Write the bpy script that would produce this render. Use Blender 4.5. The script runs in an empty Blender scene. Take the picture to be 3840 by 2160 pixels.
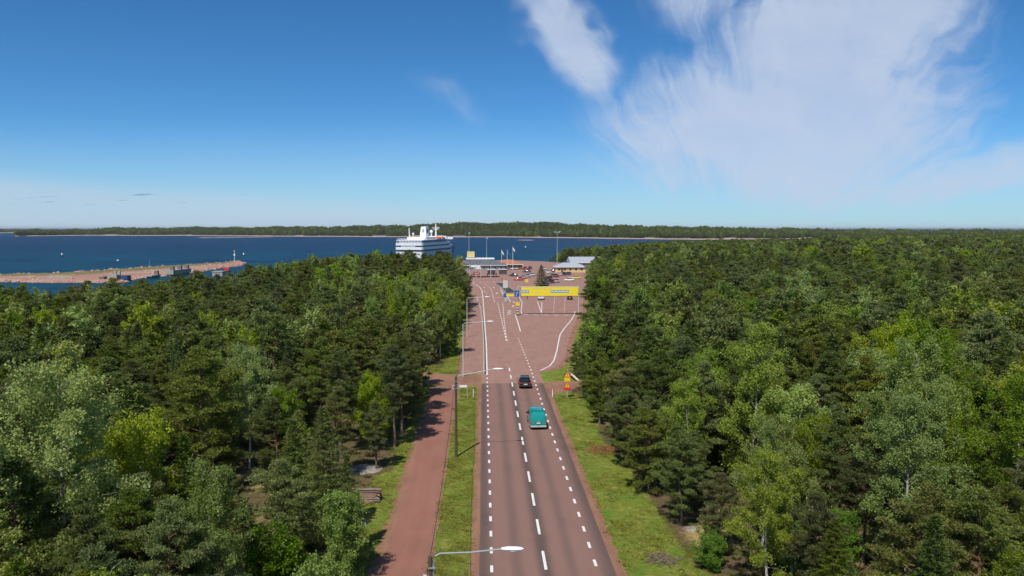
import bpy, bmesh, math, random
import numpy as np
from mathutils import Vector, Matrix
random.seed(7)
rng = np.random.default_rng(11)
SC = bpy.context.scene
COL = SC.collection
R = math.radians

# ------------------------------------------------------------------ camera
# world: +Y runs along the road away from the camera, z = 0 is the road surface, the sea lies at SEA
F_PX, W_PX, CAM_H = 2900.0, 3840.0, 22.8
PITCH, YAW = math.atan(226 / F_PX), math.atan(106 / F_PX)
SEA = -4.0
cam_d = bpy.data.cameras.new('Camera')
cam_d.sensor_width = 36.0
cam_d.lens = 36.0 * F_PX / W_PX
cam_d.clip_start = 0.5
cam_d.clip_end = 200000
cam = bpy.data.objects.new('Camera', cam_d)
COL.objects.link(cam)
cam.location = (0, 0, CAM_H)
cam.rotation_euler = (math.pi / 2 - PITCH, 0, -YAW)
SC.camera = cam

FWD = Vector((math.sin(YAW) * math.cos(PITCH), math.cos(YAW) * math.cos(PITCH), -math.sin(PITCH)))
RGT = Vector((math.cos(YAW), -math.sin(YAW), 0))
UPV = RGT.cross(FWD)
def G(sx, sy, z=0.0):
    """photo pixel (3840 wide) -> the point where that line of sight meets the level z"""
    d = FWD + RGT * ((sx - 1920) / F_PX) + UPV * (-(sy - 1080) / F_PX)
    t = (z - CAM_H) / d.z
    return Vector((d.x * t, d.y * t, z))
def AT(sx, sy, Y):
    """photo pixel -> the point at road distance Y on that line of sight"""
    d = FWD + RGT * ((sx - 1920) / F_PX) + UPV * (-(sy - 1080) / F_PX)
    t = Y / d.y
    return Vector((d.x * t, Y, CAM_H + d.z * t))

# ------------------------------------------------------------------ world, sun, exposure
SUN = Vector((-2.2, -5.0, 8.0)).normalized()
SUN_EL = math.asin(SUN.z)
SUN_AZ = math.atan2(SUN.x, SUN.y)

class NT:
    """small helper for node trees"""
    def __init__(s, tree): s.t = tree; s.n = tree.nodes; s.l = tree.links
    def add(s, typ, **kw):
        n = s.n.new(typ)
        for k, v in kw.items(): setattr(n, k, v)
        return n
    def put(s, sock, v):
        if hasattr(v, 'is_linked') or isinstance(v, bpy.types.NodeSocket): s.l.new(v, sock)
        elif v is not None: sock.default_value = v
    def math(s, op, a, b=None, c=None, clamp=False):
        n = s.add('ShaderNodeMath', operation=op, use_clamp=clamp)
        s.put(n.inputs[0], a); s.put(n.inputs[1], b); s.put(n.inputs[2], c)
        return n.outputs[0]
    def smooth(s, x, a, b, lo=0.0, hi=1.0):
        n = s.add('ShaderNodeMapRange', interpolation_type='SMOOTHSTEP')
        s.put(n.inputs[0], x); n.inputs[1].default_value = a; n.inputs[2].default_value = b
        n.inputs[3].default_value = lo; n.inputs[4].default_value = hi
        return n.outputs[0]
    def mix(s, fac, a, b, blend='MIX'):
        n = s.add('ShaderNodeMix', data_type='RGBA', blend_type=blend)
        s.put(n.inputs[0], fac)
        for k, v in ((6, a), (7, b)):
            if isinstance(v, (tuple, list)) and len(v) == 3: v = (*v, 1)
            s.put(n.inputs[k], v)
        return n.outputs[2]
    def noise(s, vec, scale=1.0, detail=4.0, rough=0.55, dist=0.0, color=False):
        n = s.add('ShaderNodeTexNoise')
        if vec is not None: s.l.new(vec, n.inputs['Vector'])
        n.inputs['Scale'].default_value = scale; n.inputs['Detail'].default_value = detail
        n.inputs['Roughness'].default_value = rough; n.inputs['Distortion'].default_value = dist
        return n.outputs['Color'] if color else n.outputs['Fac']
    def xyz(s, vec):
        n = s.add('ShaderNodeSeparateXYZ'); s.l.new(vec, n.inputs[0]); return n.outputs
    def comb(s, x, y, z):
        n = s.add('ShaderNodeCombineXYZ')
        for i, v in enumerate((x, y, z)): s.put(n.inputs[i], v)
        return n.outputs[0]
    def vmul(s, vec, k):
        n = s.add('ShaderNodeVectorMath', operation='MULTIPLY'); s.l.new(vec, n.inputs[0]); n.inputs[1].default_value = k
        return n.outputs[0]
    def vadd(s, a, b):
        n = s.add('ShaderNodeVectorMath', operation='ADD'); s.put(n.inputs[0], a); s.put(n.inputs[1], b)
        return n.outputs[0]

SKY_STRENGTH = 0.10
world = bpy.data.worlds.new('World')
SC.world = world
world.use_nodes = True
world.node_tree.nodes.clear()
w = NT(world.node_tree)
wo = w.add('ShaderNodeOutputWorld')
bg = w.add('ShaderNodeBackground')
bg.inputs['Strength'].default_value = SKY_STRENGTH
w.l.new(bg.outputs[0], wo.inputs[0])
sky = w.add('ShaderNodeTexSky', sky_type='NISHITA')
sky.sun_disc = False
sky.sun_elevation = SUN_EL
sky.sun_rotation = SUN_AZ
sky.altitude = 0
sky.air_density = 0.6
sky.dust_density = 0.3
sky.ozone_density = 5.0
tc = w.add('ShaderNodeTexCoord').outputs['Generated']
dx, dy, dz = w.xyz(tc)[:]
# clear northern air: a slightly deeper, cooler blue over the whole dome
hs_ = w.add('ShaderNodeHueSaturation'); hs_.inputs['Saturation'].default_value = 1.18
w.l.new(sky.outputs[0], hs_.inputs['Color'])
blue = w.mix(1.0, hs_.outputs[0], (0.91, 1.22, 1.24, 1), 'MULTIPLY')
# cirrus layer: noise drawn out along the wind on a level sheet high above, thick in one fan, thin elsewhere
zc = w.math('MAXIMUM', dz, 0.02)
plane = w.comb(w.math('DIVIDE', dx, zc), w.math('DIVIDE', dy, zc), 0.0)
yc = w.math('MAXIMUM', dy, 0.05)
u = w.math('DIVIDE', dx, yc)
v = w.math('DIVIDE', dz, yc)
front = w.smooth(dy, 0.1, 0.5)
uv = w.comb(u, v, 0.0)
def warp(scale, seed, detail=5):
    r_, g_, b_ = w.xyz(w.noise(w.vadd(uv, (seed, seed * 0.7, seed)), scale, detail, 0.62, color=True))[:]
    return w.math('SUBTRACT', r_, 0.5), w.math('SUBTRACT', g_, 0.5)
wr, wg = warp(6.0, 0.0, 3); fr, fg = warp(20.0, 3.0, 3)
# streaks fan out from a point low on the right, as level bands of ice do in perspective
fu = w.math('SUBTRACT', u, 0.34); fv = w.math('ADD', v, 0.06)
ang = w.math('ARCTAN2', fu, w.math('MAXIMUM', fv, 0.004))
rad = w.math('SQRT', w.math('ADD', w.math('MULTIPLY', fu, fu), w.math('MULTIPLY', fv, fv)))
bend = w.math('ADD', ang, w.math('ADD', w.math('MULTIPLY', wr, 0.30), w.math('MULTIPLY', fr, 0.05)))
st = w.comb(w.math('MULTIPLY', bend, 4.0), w.math('MULTIPLY', rad, 9.0), 0.3)
streak = w.noise(st, 1.0, 4, 0.52, 0.2)
fine = w.noise(w.vmul(st, (4.5, 0.9, 1)), 1.0, 5, 0.6, 0.15)
soft = w.noise(w.vadd(w.vmul(uv, (1.0, 1.7, 1.0)), w.comb(w.math('MULTIPLY', wr, 0.16), w.math('MULTIPLY', wg, 0.16), 0.0)), 9.0, 7, 0.60, 0.4)
wisp = w.math('ADD', w.math('ADD', w.math('MULTIPLY', streak, 0.36), w.math('MULTIPLY', fine, 0.42)), w.math('MULTIPLY', soft, 0.22))
def blob(cu, cv, ru, rv, ang=0.0, wob=0.10):
    a = w.math('ADD', w.math('SUBTRACT', u, cu), w.math('MULTIPLY', wr, wob))
    b = w.math('ADD', w.math('SUBTRACT', v, cv), w.math('MULTIPLY', wg, wob))
    ca, sa = math.cos(ang), math.sin(ang)
    p = w.math('ADD', w.math('MULTIPLY', a, ca / ru), w.math('MULTIPLY', b, sa / ru))
    q = w.math('ADD', w.math('MULTIPLY', a, -sa / rv), w.math('MULTIPLY', b, ca / rv))
    return w.math('SQRT', w.math('ADD', w.math('MULTIPLY', p, p), w.math('MULTIPLY', q, q)))
def fade(r, e0, e1): return w.smooth(r, e0, e1, 1.0, 0.0)
def most(*a):
    r_ = a[0]
    for q in a[1:]: r_ = w.math('MAXIMUM', r_, q)
    return r_
m_fan = most(fade(blob(0.405, 0.135, 0.315, 0.130, 0.05, 0.12), 0.05, 1.25), fade(blob(0.46, 0.235, 0.25, 0.14, 0.40, 0.12), 0.05, 1.30), w.math('MULTIPLY', fade(blob(0.27, 0.31, 0.12, 0.10, 0.2, 0.14), 0.2, 1.2), 0.45))
m_left = w.math('MULTIPLY', fade(blob(0.105, 0.245, 0.145, 0.050, -1.0, 0.12), 0.0, 1.25), 0.80)
m_wisp = w.math('MULTIPLY', fade(blob(-0.045, 0.166, 0.095, 0.026, -0.48, 0.07), 0.0, 1.2), 0.28)
m_veil = w.math('MULTIPLY', fade(blob(0.60, 0.065, 0.34, 0.045, 0.12, 0.06), 0.2, 1.25), 0.55)
m = w.math('MULTIPLY', most(m_fan, m_left, m_wisp, m_veil), front)
away = w.math('MULTIPLY', w.smooth(w.noise(plane, 0.22, 4, 0.55), 0.48, 0.75), w.math('SUBTRACT', 1.0, front))
m = most(m, away)
dens = w.math('ADD', w.math('MULTIPLY', m, 1.75), w.math('MULTIPLY', w.math('SUBTRACT', wisp, 0.5), 2.6))
dens = w.math('MULTIPLY', w.smooth(dens, 0.08, 1.30), w.smooth(m, 0.0, 0.50))
dens = w.math('MULTIPLY', dens, w.math('MULTIPLY_ADD', soft, 0.55, 0.66), clamp=True)
# pale low veil towards the horizon, thicker over the open sea on the left
lowv = w.math('ADD', v, w.math('ADD', w.math('MULTIPLY', wg, 0.012), w.math('MULTIPLY', w.math('MAXIMUM', w.math('ADD', u, 0.62), 0.0), 0.075)))
low_left = w.math('MULTIPLY', w.smooth(lowv, 0.048, 0.078, 1.0, 0.0), 0.62)
low = most(low_left, w.math('MULTIPLY', w.smooth(w.math('ADD', v, w.math('MULTIPLY', wg, 0.02)), 0.0, 0.15, 1.0, 0.0), 0.55))
dens = most(dens, w.math('MULTIPLY', low_left, 0.75))
cloud_col = (5.4, 6.3, 7.9, 1)
skyc = w.mix(w.math('MULTIPLY', low, 0.95), blue, (4.2, 5.8, 6.9, 1))
skyc = w.mix(w.math('MULTIPLY', dens, 0.88), skyc, cloud_col)
# a few small flat far clouds just above the sea horizon
fl = w.noise(w.comb(w.math('MULTIPLY', u, 15.0), w.math('MULTIPLY', v, 210.0), 3.1), 1.0, 3, 0.5)
flm = w.math('MULTIPLY', w.smooth(v, 0.027, 0.034), w.smooth(v, 0.040, 0.046, 1.0, 0.0))
flm = w.math('MULTIPLY', w.math('MULTIPLY', w.smooth(fl, 0.60, 0.68), flm), w.math('MULTIPLY', w.smooth(u, -0.2, -0.3), front))
skyc = w.mix(w.math('MULTIPLY', flm, 0.8), skyc, (1.5, 2.5, 4.6, 1))
w.l.new(skyc, bg.inputs['Color'])

sun_d = bpy.data.lights.new('sun', 'SUN')
sun_d.energy = 4.6
sun_d.angle = R(0.53)
sun_d.color = (1.0, 0.95, 0.87)
sun = bpy.data.objects.new('sun', sun_d)
COL.objects.link(sun)
sun.rotation_euler = (-SUN).to_track_quat('-Z', 'Y').to_euler()

SC.view_settings.view_transform = 'Standard'
SC.view_settings.look = 'None'
SC.view_settings.exposure = 0.0
SC.view_settings.gamma = 1.0
SC.view_settings.use_curve_mapping = False
SC.render.engine = 'CYCLES'
SC.cycles.max_bounces = 6
SC.cycles.diffuse_bounces = 3
SC.cycles.glossy_bounces = 2
SC.cycles.transmission_bounces = 3
SC.cycles.use_denoising = True
SC.cycles.caustics_reflective = False
SC.cycles.caustics_refractive = False

# ------------------------------------------------------------------ helpers
def tag(o, label=None, cat=None, group=None, kind=None):
    if label: o['label'] = label
    if cat: o['category'] = cat
    if group: o['group'] = group
    if kind: o['kind'] = kind
    return o
def link(o, parent=None):
    COL.objects.link(o)
    if parent is not None: o.parent = parent
    return o
def empty(name, loc=(0, 0, 0), rz=0.0):
    o = bpy.data.objects.new(name, None)
    o.empty_display_size = 0.3
    COL.objects.link(o)
    o.location = loc; o.rotation_euler = (0, 0, rz)
    return o
def copy_tree(o, parent=None):
    c = o.copy(); COL.objects.link(c); c.parent = parent
    for ch in o.children: copy_tree(ch, c)
    return c

def big_mesh(name, verts, loops, starts, mats, tint=None, midx=None, smooth=False):
    me = bpy.data.meshes.new(name)
    verts = np.asarray(verts, np.float32); loops = np.asarray(loops, np.int32); starts = np.asarray(starts, np.int32)
    me.vertices.add(len(verts)); me.vertices.foreach_set('co', verts.ravel())
    me.loops.add(len(loops)); me.loops.foreach_set('vertex_index', loops)
    me.polygons.add(len(starts)); me.polygons.foreach_set('loop_start', starts)
    for m_ in mats: me.materials.append(m_)
    if midx is not None: me.polygons.foreach_set('material_index', np.asarray(midx, np.int32))
    me.update(calc_edges=True)
    me.validate()
    if smooth: me.polygons.foreach_set('use_smooth', np.ones(len(me.polygons), bool))
    if tint is not None:
        a = me.attributes.new('tint', 'FLOAT', 'FACE'); a.data.foreach_set('value', np.asarray(tint, np.float32))
    return me

class MB:
    """collects simple shapes; build() links them as one mesh object"""
    def __init__(s): s.v = []; s.f = []; s.m = []; s.mi = 0
    def poly(s, pts):
        k = len(s.v); s.v += [tuple(p) for p in pts]; s.f.append(tuple(range(k, k + len(pts)))); s.m.append(s.mi); return s
    def box(s, c, d, rz=0.0, rx=0.0, top=1.0):
        k = len(s.v); M = Matrix.Rotation(rz, 3, 'Z') @ Matrix.Rotation(rx, 3, 'X')
        for z in (-.5, .5):
            t = top if z > 0 else 1.0
            for x, y in ((-.5, -.5), (.5, -.5), (.5, .5), (-.5, .5)):
                s.v.append(tuple(Vector(c) + M @ Vector((x * d[0] * t, y * d[1] * t, z * d[2]))))
        for q in ((3, 2, 1, 0), (4, 5, 6, 7), (0, 1, 5, 4), (1, 2, 6, 5), (2, 3, 7, 6), (3, 0, 4, 7)):
            s.f.append(tuple(k + i for i in q)); s.m.append(s.mi)
        return s
    def tube(s, pts, rad, n=8, caps=True):
        pts = [Vector(p) for p in pts]
        if not hasattr(rad, '__len__'): rad = [rad] * len(pts)
        k = len(s.v)
        up = Vector((0, 0, 1))
        for i, p in enumerate(pts):
            d = (pts[min(i + 1, len(pts) - 1)] - pts[max(i - 1, 0)]).normalized()
            ref = up if abs(d.z) < 0.95 else Vector((1, 0, 0))
            a = d.cross(ref).normalized(); b = d.cross(a)
            for j in range(n):
                t = 2 * math.pi * j / n
                s.v.append(tuple(p + (a * math.cos(t) + b * math.sin(t)) * rad[i]))
        for i in range(len(pts) - 1):
            for j in range(n):
                q = (k + i * n + j, k + i * n + (j + 1) % n, k + (i + 1) * n + (j + 1) % n, k + (i + 1) * n + j)
                s.f.append(q[::-1]); s.m.append(s.mi)
        if caps:
            s.f.append(tuple(k + j for j in range(n))); s.m.append(s.mi)
            e = k + (len(pts) - 1) * n
            s.f.append(tuple(e + j for j in range(n))[::-1]); s.m.append(s.mi)
        return s
    def prism(s, poly, z0, z1, bottom=True):
        """level polygon (x, y) extruded from z0 to z1"""
        k = len(s.v); n = len(poly)
        s.v += [(p[0], p[1], z0) for p in poly] + [(p[0], p[1], z1) for p in poly]
        s.f.append(tuple(range(k + n, k + 2 * n))); s.m.append(s.mi)
        if bottom: s.f.append(tuple(range(k, k + n))[::-1]); s.m.append(s.mi)
        for i in range(n):
            j = (i + 1) % n
            s.f.append((k + i, k + j, k + n + j, k + n + i)); s.m.append(s.mi)
        return s
    def ball(s, c, r, nu=10, nv=6, jit=0.0, rnd=None):
        k = len(s.v); r = Vector(r) if hasattr(r, '__len__') else Vector((r, r, r))
        rows = []
        for i in range(nv + 1):
            ph = math.pi * i / nv - math.pi / 2
            row = []
            for j in range(1 if i in (0, nv) else nu):
                th = 2 * math.pi * j / nu
                kk = 1 + (rnd.uniform(-jit, jit) if rnd else 0)
                row.append(len(s.v))
                s.v.append((c[0] + r.x * math.cos(ph) * math.cos(th) * kk, c[1] + r.y * math.cos(ph) * math.sin(th) * kk, c[2] + r.z * math.sin(ph) * kk))
            rows.append(row)
        for a, b in zip(rows, rows[1:]):
            for j in range(nu):
                q = []
                for x in (a[j % len(a)], a[(j + 1) % len(a)], b[(j + 1) % len(b)], b[j % len(b)]):
                    if x not in q: q.append(x)
                if len(q) > 2: s.f.append(tuple(q)); s.m.append(s.mi)
        return s
    def loft(s, rings, cap=True):
        k = len(s.v); n = len(rings[0])
        for r in rings: s.v += [tuple(p) for p in r]
        for i in range(len(rings) - 1):
            for j in range(n):
                s.f.append((k + i * n + j, k + i * n + (j + 1) % n, k + (i + 1) * n + (j + 1) % n, k + (i + 1) * n + j)); s.m.append(s.mi)
        if cap:
            s.f.append(tuple(range(k, k + n))[::-1]); s.m.append(s.mi)
            e = k + (len(rings) - 1) * n
            s.f.append(tuple(range(e, e + n))); s.m.append(s.mi)
        return s
    def mesh(s, name, mats, smooth=False, fix=True):
        me = bpy.data.meshes.new(name)
        me.from_pydata(s.v, [], s.f)
        for m_ in (mats if isinstance(mats, (list, tuple)) else [mats]): me.materials.append(m_)
        me.polygons.foreach_set('material_index', s.m)
        me.update()
        if fix:
            b = bmesh.new(); b.from_mesh(me); bmesh.ops.recalc_face_normals(b, faces=b.faces); b.to_mesh(me); b.free()
        if smooth:
            me.polygons.foreach_set('use_smooth', [True] * len(me.polygons))
            try: me.set_sharp_from_angle(angle=R(38))
            except Exception: pass
        return me
    def build(s, name, mats, parent=None, smooth=False, loc=None, rz=0.0, bevel=0.0):
        o = bpy.data.objects.new(name, s.mesh(name, mats, smooth))
        link(o, parent)
        if loc is not None: o.location = loc
        if rz: o.rotation_euler = (0, 0, rz)
        if bevel:
            b = o.modifiers.new('bevel', 'BEVEL'); b.width = bevel; b.segments = 2; b.limit_method = 'ANGLE'
        return o

# ------------------------------------------------------------------ materials
def new_mat(name):
    m_ = bpy.data.materials.new(name); m_.use_nodes = True
    t = NT(m_.node_tree)
    return m_, t, t.n['Principled BSDF']
def bump(t, b, height, strength, dist=0.1):
    n = t.add('ShaderNodeBump'); n.inputs['Strength'].default_value = strength; n.inputs['Distance'].default_value = dist
    t.l.new(height, n.inputs['Height']); t.l.new(n.outputs[0], b.inputs['Normal'])
def plain(name, col, rough=0.6, var=0.15, scale=3.0, metal=0.0, coat=0.0, spec=0.5, relief=0.0):
    m_, t, b = new_mat(name)
    oc = t.add('ShaderNodeTexCoord').outputs['Object']
    n = t.noise(oc, scale, 5, 0.6)
    k = t.math('MULTIPLY_ADD', n, 2 * var, 1 - var)
    c = t.mix(1.0, (*col, 1), t.comb(k, k, k), 'MULTIPLY')
    t.l.new(c, b.inputs['Base Color'])
    b.inputs['Roughness'].default_value = rough
    b.inputs['Metallic'].default_value = metal
    b.inputs['Coat Weight'].default_value = coat
    b.inputs['Specular IOR Level'].default_value = spec
    if relief: bump(t, b, t.noise(oc, scale * 6, 4, 0.6), relief, 0.05)
    return m_

M = {}
M['white_paint'] = plain('white_paint', (0.78, 0.78, 0.76), 0.5, 0.05, 4)
M['ship_white'] = plain('ship_white', (0.80, 0.80, 0.80), 0.35, 0.04, 0.3)
M['ship_grey'] = plain('ship_grey', (0.35, 0.37, 0.40), 0.5, 0.1, 0.3)
M['ship_blue'] = plain('ship_blue', (0.03, 0.06, 0.20), 0.4, 0.1, 0.3)
M['orange'] = plain('orange', (0.75, 0.16, 0.04), 0.4, 0.08, 2)
M['dark_glass'] = plain('dark_glass', (0.015, 0.02, 0.025), 0.08, 0.1, 2)
M['black_rubber'] = plain('black_rubber', (0.02, 0.02, 0.02), 0.8, 0.2, 8)
M['black_plastic'] = plain('black_plastic', (0.025, 0.025, 0.027), 0.5, 0.2, 8)
M['steel'] = plain('steel', (0.42, 0.43, 0.43), 0.45, 0.12, 3, metal=0.6)
M['galv'] = plain('galvanised', (0.55, 0.57, 0.57), 0.55, 0.10, 3, metal=0.1)
M['ship_dark'] = plain('ship_dark', (0.05, 0.055, 0.065), 0.4, 0.1, 0.3)
M['lamp_white'] = plain('lamp_white', (0.75, 0.76, 0.76), 0.35, 0.05, 3)
M['wood_pole'] = plain('wood_pole', (0.085, 0.055, 0.035), 0.85, 0.35, 5, relief=0.4)
M['concrete'] = plain('concrete', (0.33, 0.31, 0.27), 0.85, 0.25, 1.2, relief=0.4)
M['concrete_dark'] = plain('concrete_dark', (0.16, 0.13, 0.11), 0.85, 0.3, 1.2, relief=0.4)
M['sign_yellow'] = plain('sign_yellow', (0.80, 0.55, 0.02), 0.45, 0.05, 2)
M['banner_yellow'] = plain('banner_yellow', (0.80, 0.66, 0.03), 0.5, 0.05, 0.7)
M['sign_red'] = plain('sign_red', (0.60, 0.03, 0.02), 0.45, 0.05, 2)
M['sign_blue'] = plain('sign_blue', (0.02, 0.09, 0.35), 0.45, 0.05, 2)
M['picto_blue'] = plain('picto_blue', (0.10, 0.30, 0.55), 0.5, 0.05, 2)
M['roof_grey'] = plain('roof_grey', (0.36, 0.38, 0.42), 0.55, 0.08, 0.5)
M['roof_dark'] = plain('roof_dark', (0.12, 0.13, 0.14), 0.6, 0.15, 0.5)
M['roof_rust'] = plain('roof_rust', (0.36, 0.16, 0.08), 0.7, 0.12, 0.6)
M['wall_yellow'] = plain('wall_yellow', (0.62, 0.48, 0.20), 0.7, 0.06, 0.6)
M['wall_grey'] = plain('wall_grey', (0.25, 0.25, 0.26), 0.7, 0.1, 0.6)
M['wall_brown'] = plain('wall_brown', (0.16, 0.08, 0.05), 0.7, 0.1, 0.6)
M['birch_bark'] = plain('birch_bark_log', (0.62, 0.58, 0.50), 0.7, 0.2, 3)
M['flag_white'] = plain('flag_white', (0.7, 0.7, 0.7), 0.8, 0.05, 2)
M['flag_blue'] = plain('flag_blue', (0.02, 0.12, 0.42), 0.8, 0.05, 2)
M['teal_paint'] = plain('teal_paint', (0.004, 0.27, 0.25), 0.28, 0.05, 3, coat=0.6)
M['silver_plastic'] = plain('silver_plastic', (0.42, 0.44, 0.44), 0.45, 0.06, 3)
M['tail_red'] = plain('tail_red', (0.45, 0.02, 0.02), 0.25, 0.05, 3)
M['plate_white'] = plain('plate_white', (0.80, 0.80, 0.80), 0.5, 0.03, 3)
def paint(name, col, rough=0.3): return plain('paint_' + name, col, rough, 0.04, 2, coat=0.5)
CARS = {'black': (0.018, 0.019, 0.022), 'red': (0.42, 0.02, 0.02), 'white': (0.75, 0.75, 0.75), 'silver': (0.45, 0.47, 0.49), 'dark_red': (0.14, 0.012, 0.018),
        'blue': (0.03, 0.07, 0.20), 'teal_grey': (0.06, 0.13, 0.15), 'yellow': (0.70, 0.58, 0.10), 'grey': (0.14, 0.15, 0.16), 'green': (0.02, 0.06, 0.04)}
for k_, c_ in CARS.items(): M['car_' + k_] = paint(k_, c_)

# ================================================================== STRUCTURE
def pts_in_poly(x, y, poly):
    inside = np.zeros(x.shape, bool); n = len(poly)
    for i in range(n):
        x1, y1 = poly[i]; x2, y2 = poly[(i + 1) % n]
        c = ((y1 > y) != (y2 > y)) & (x < (x2 - x1) * (y - y1) / ((y2 - y1) or 1e-9) + x1)
        inside ^= c
    return inside
def poly_dist(x, y, poly, closed=True):
    d = np.full(x.shape, 1e9); n = len(poly)
    for i in range(n if closed else n - 1):
        x1, y1 = poly[i]; x2, y2 = poly[(i + 1) % n]
        ex, ey = x2 - x1, y2 - y1
        t = np.clip(((x - x1) * ex + (y - y1) * ey) / (ex * ex + ey * ey + 1e-9), 0, 1)
        d = np.minimum(d, np.hypot(x - x1 - t * ex, y - y1 - t * ey))
    return d
def sd(x, y, poly):
    """distance to the outline, positive inside"""
    return np.where(pts_in_poly(x, y, poly), 1, -1) * poly_dist(x, y, poly)
def sstep(a, b, x):
    t = np.clip((x - a) / (b - a), 0, 1); return t * t * (3 - 2 * t)

LAND = [(-700, -400), (-420, -80), (-190, 70), (-132, 165), (-104, 215), (-84, 262), (-66, 320), (-52, 375), (-47, 430), (-45, 540), (18, 548), (42, 528), (52, 560), (90, 660),
        (150, 790), (230, 900), (330, 980), (620, 1120), (1100, 1300), (2300, 1500), (2600, -400)]
YARD = [(-3.6, 119.5), (-3.5, 220), (-5, 262), (-24, 300), (-36, 350), (-40, 420), (-43, 536), (16, 543), (40, 524), (62, 470), (72, 425), (66, 385), (46, 322), (34, 262), (26.5, 206),
        (24.3, 196), (20.6, 176), (17.9, 160), (15.9, 146), (14.2, 134), (12.4, 126.5), (10.4, 122.3), (8.75, 121), (8.75, 111.2), (-0.42, 111.2), (-0.42, 119.5)]
SIDE_L = [(-0.42, 118.8), (-4.0, 118.6), (-8.5, 120.6), (-13, 124.5), (-22, 131), (-30, 139), (-32, 135), (-23, 125.5), (-14, 118.5), (-9.2, 113.4), (-6.9, 110.8), (-3.85, 109.6), (-2.2, 110.6), (-0.42, 110.0)]
SIDE_R = [(8.75, 112.5), (10.6, 113.6), (13.5, 113.0), (19, 114.0), (28, 118), (29.5, 113.5), (20, 108.6), (14, 106.6), (11.2, 105.6), (9.6, 104.4), (8.75, 103)]

def hills(x, y):
    h = 0.35 + 0.8 * np.sin(x * 0.047 + 1.3) * np.cos(y * 0.036 + 0.5) + 0.6 * np.sin(x * 0.022 - y * 0.027 + 2.0) + 0.3 * np.sin(x * 0.16 + y * 0.07) * np.cos(y * 0.13)
    h += 1.2 * sstep(90, 300, y) * sstep(40, 150, x) * (1 - sstep(520, 900, y))
    return h
def corridor(x, y):
    """metres away from paved ground (0 on it)"""
    a = np.maximum(np.maximum(-11.5 - x, x - 11.5), np.maximum(y - 122, 0) * 4)
    b = -sd(x, y, YARD) - 2.0
    return np.maximum(np.minimum(a, b), 0)
def ground_z(x, y):
    x = np.asarray(x, float); y = np.asarray(y, float)
    d = sd(x, y, LAND)
    shore = np.where(d > 0, SEA + (-SEA) * sstep(0, 16, d), SEA - np.clip(-d * 0.12, 0, 5))
    return shore + hills(x, y) * sstep(3, 32, corridor(x, y)) * sstep(8, 70, d)

def axis(a, b, step, far_lo, far_hi):
    core = np.arange(a, b + step, step)
    def grow(start, end, s):
        out = []; p = start
        while abs(p - start) < abs(end - start):
            s *= 1.22; p = p + math.copysign(s, end - start); out.append(p)
        return np.array(out)
    return np.concatenate([grow(a, far_lo, step)[::-1], core, grow(b, far_hi, step)])
gx = axis(-150, 150, 1.6, -900, 2700)
gy = axis(20, 420, 2.0, -420, 1700)
GX, GY = np.meshgrid(gx, gy)
GZ = ground_z(GX.ravel(), GY.ravel())
nx, ny = len(gx), len(gy)
idx = np.arange(nx * ny).reshape(ny, nx)
quads = np.stack([idx[:-1, :-1], idx[:-1, 1:], idx[1:, 1:], idx[1:, :-1]], -1).reshape(-1, 4)

m_, t, b = new_mat('forest_floor')
oc = t.add('ShaderNodeNewGeometry').outputs['Position']
px_, py_, pz_ = t.xyz(oc)[:]
ga = t.add('ShaderNodeAttribute', attribute_name='grass').outputs['Fac']
n1 = t.noise(oc, 0.35, 6, 0.62); n2 = t.noise(oc, 2.2, 6, 0.65); n3 = t.noise(oc, 14.0, 3, 0.6); n4 = t.noise(oc, 0.11, 4, 0.55)
litter = t.mix(n2, (0.08, 0.052, 0.03, 1), (0.20, 0.13, 0.08, 1))
moss = t.mix(n3, (0.05, 0.065, 0.015, 1), (0.11, 0.10, 0.03, 1))
floor = t.mix(t.smooth(n1, 0.42, 0.60), litter, moss)
floor = t.mix(t.smooth(t.noise(oc, 0.16, 5, 0.6), 0.60, 0.70), floor, t.mix(n2, (0.36, 0.27, 0.11, 1), (0.26, 0.19, 0.08, 1)))
gr = t.mix(n3, (0.115, 0.155, 0.018, 1), (0.195, 0.250, 0.034, 1))
gr = t.mix(t.smooth(t.math('ADD', t.math('MULTIPLY', n2, 0.6), t.math('MULTIPLY', t.noise(oc, 0.6, 4, 0.6), 0.4)), 0.48, 0.63), gr, (0.33, 0.275, 0.080, 1))
gr = t.mix(t.smooth(n1, 0.50, 0.66), gr, (0.105, 0.205, 0.024, 1))
stw = t.add('ShaderNodeAttribute', attribute_name='straw').outputs['Fac']
floor = t.mix(t.smooth(t.math('ADD', stw, t.math('MULTIPLY', t.math('SUBTRACT', n2, 0.5), 0.6)), 0.3, 0.6), floor, t.mix(n3, (0.30, 0.21, 0.08, 1), (0.42, 0.32, 0.14, 1)))
gmask = t.smooth(t.math('ADD', ga, t.math('MULTIPLY', t.math('SUBTRACT', n2, 0.5), 0.7)), 0.35, 0.62)
col = t.mix(gmask, floor, gr)
rock = t.mix(n2, (0.30, 0.20, 0.165, 1), (0.45, 0.36, 0.31, 1))
col = t.mix(t.smooth(t.math('ADD', pz_, t.math('MULTIPLY', n1, 1.4)), -2.6, -1.4, 1.0, 0.0), col, rock)
t.l.new(col, b.inputs['Base Color']); b.inputs['Roughness'].default_value = 0.95; b.inputs['Specular IOR Level'].default_value = 0.15
bump(t, b, t.math('ADD', n2, t.math('MULTIPLY', n3, 0.4)), 0.7, 0.25)
M['ground'] = m_
me = big_mesh('terrain', np.stack([GX.ravel(), GY.ravel(), GZ], -1), quads.ravel(), np.arange(len(quads)) * 4, [M['ground']], smooth=True)
fx, fy = GX.ravel(), GY.ravel()
wob = 0.8 * np.sin(fy * 0.21) + 0.6 * np.sin(fy * 0.083 + 1)
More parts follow.
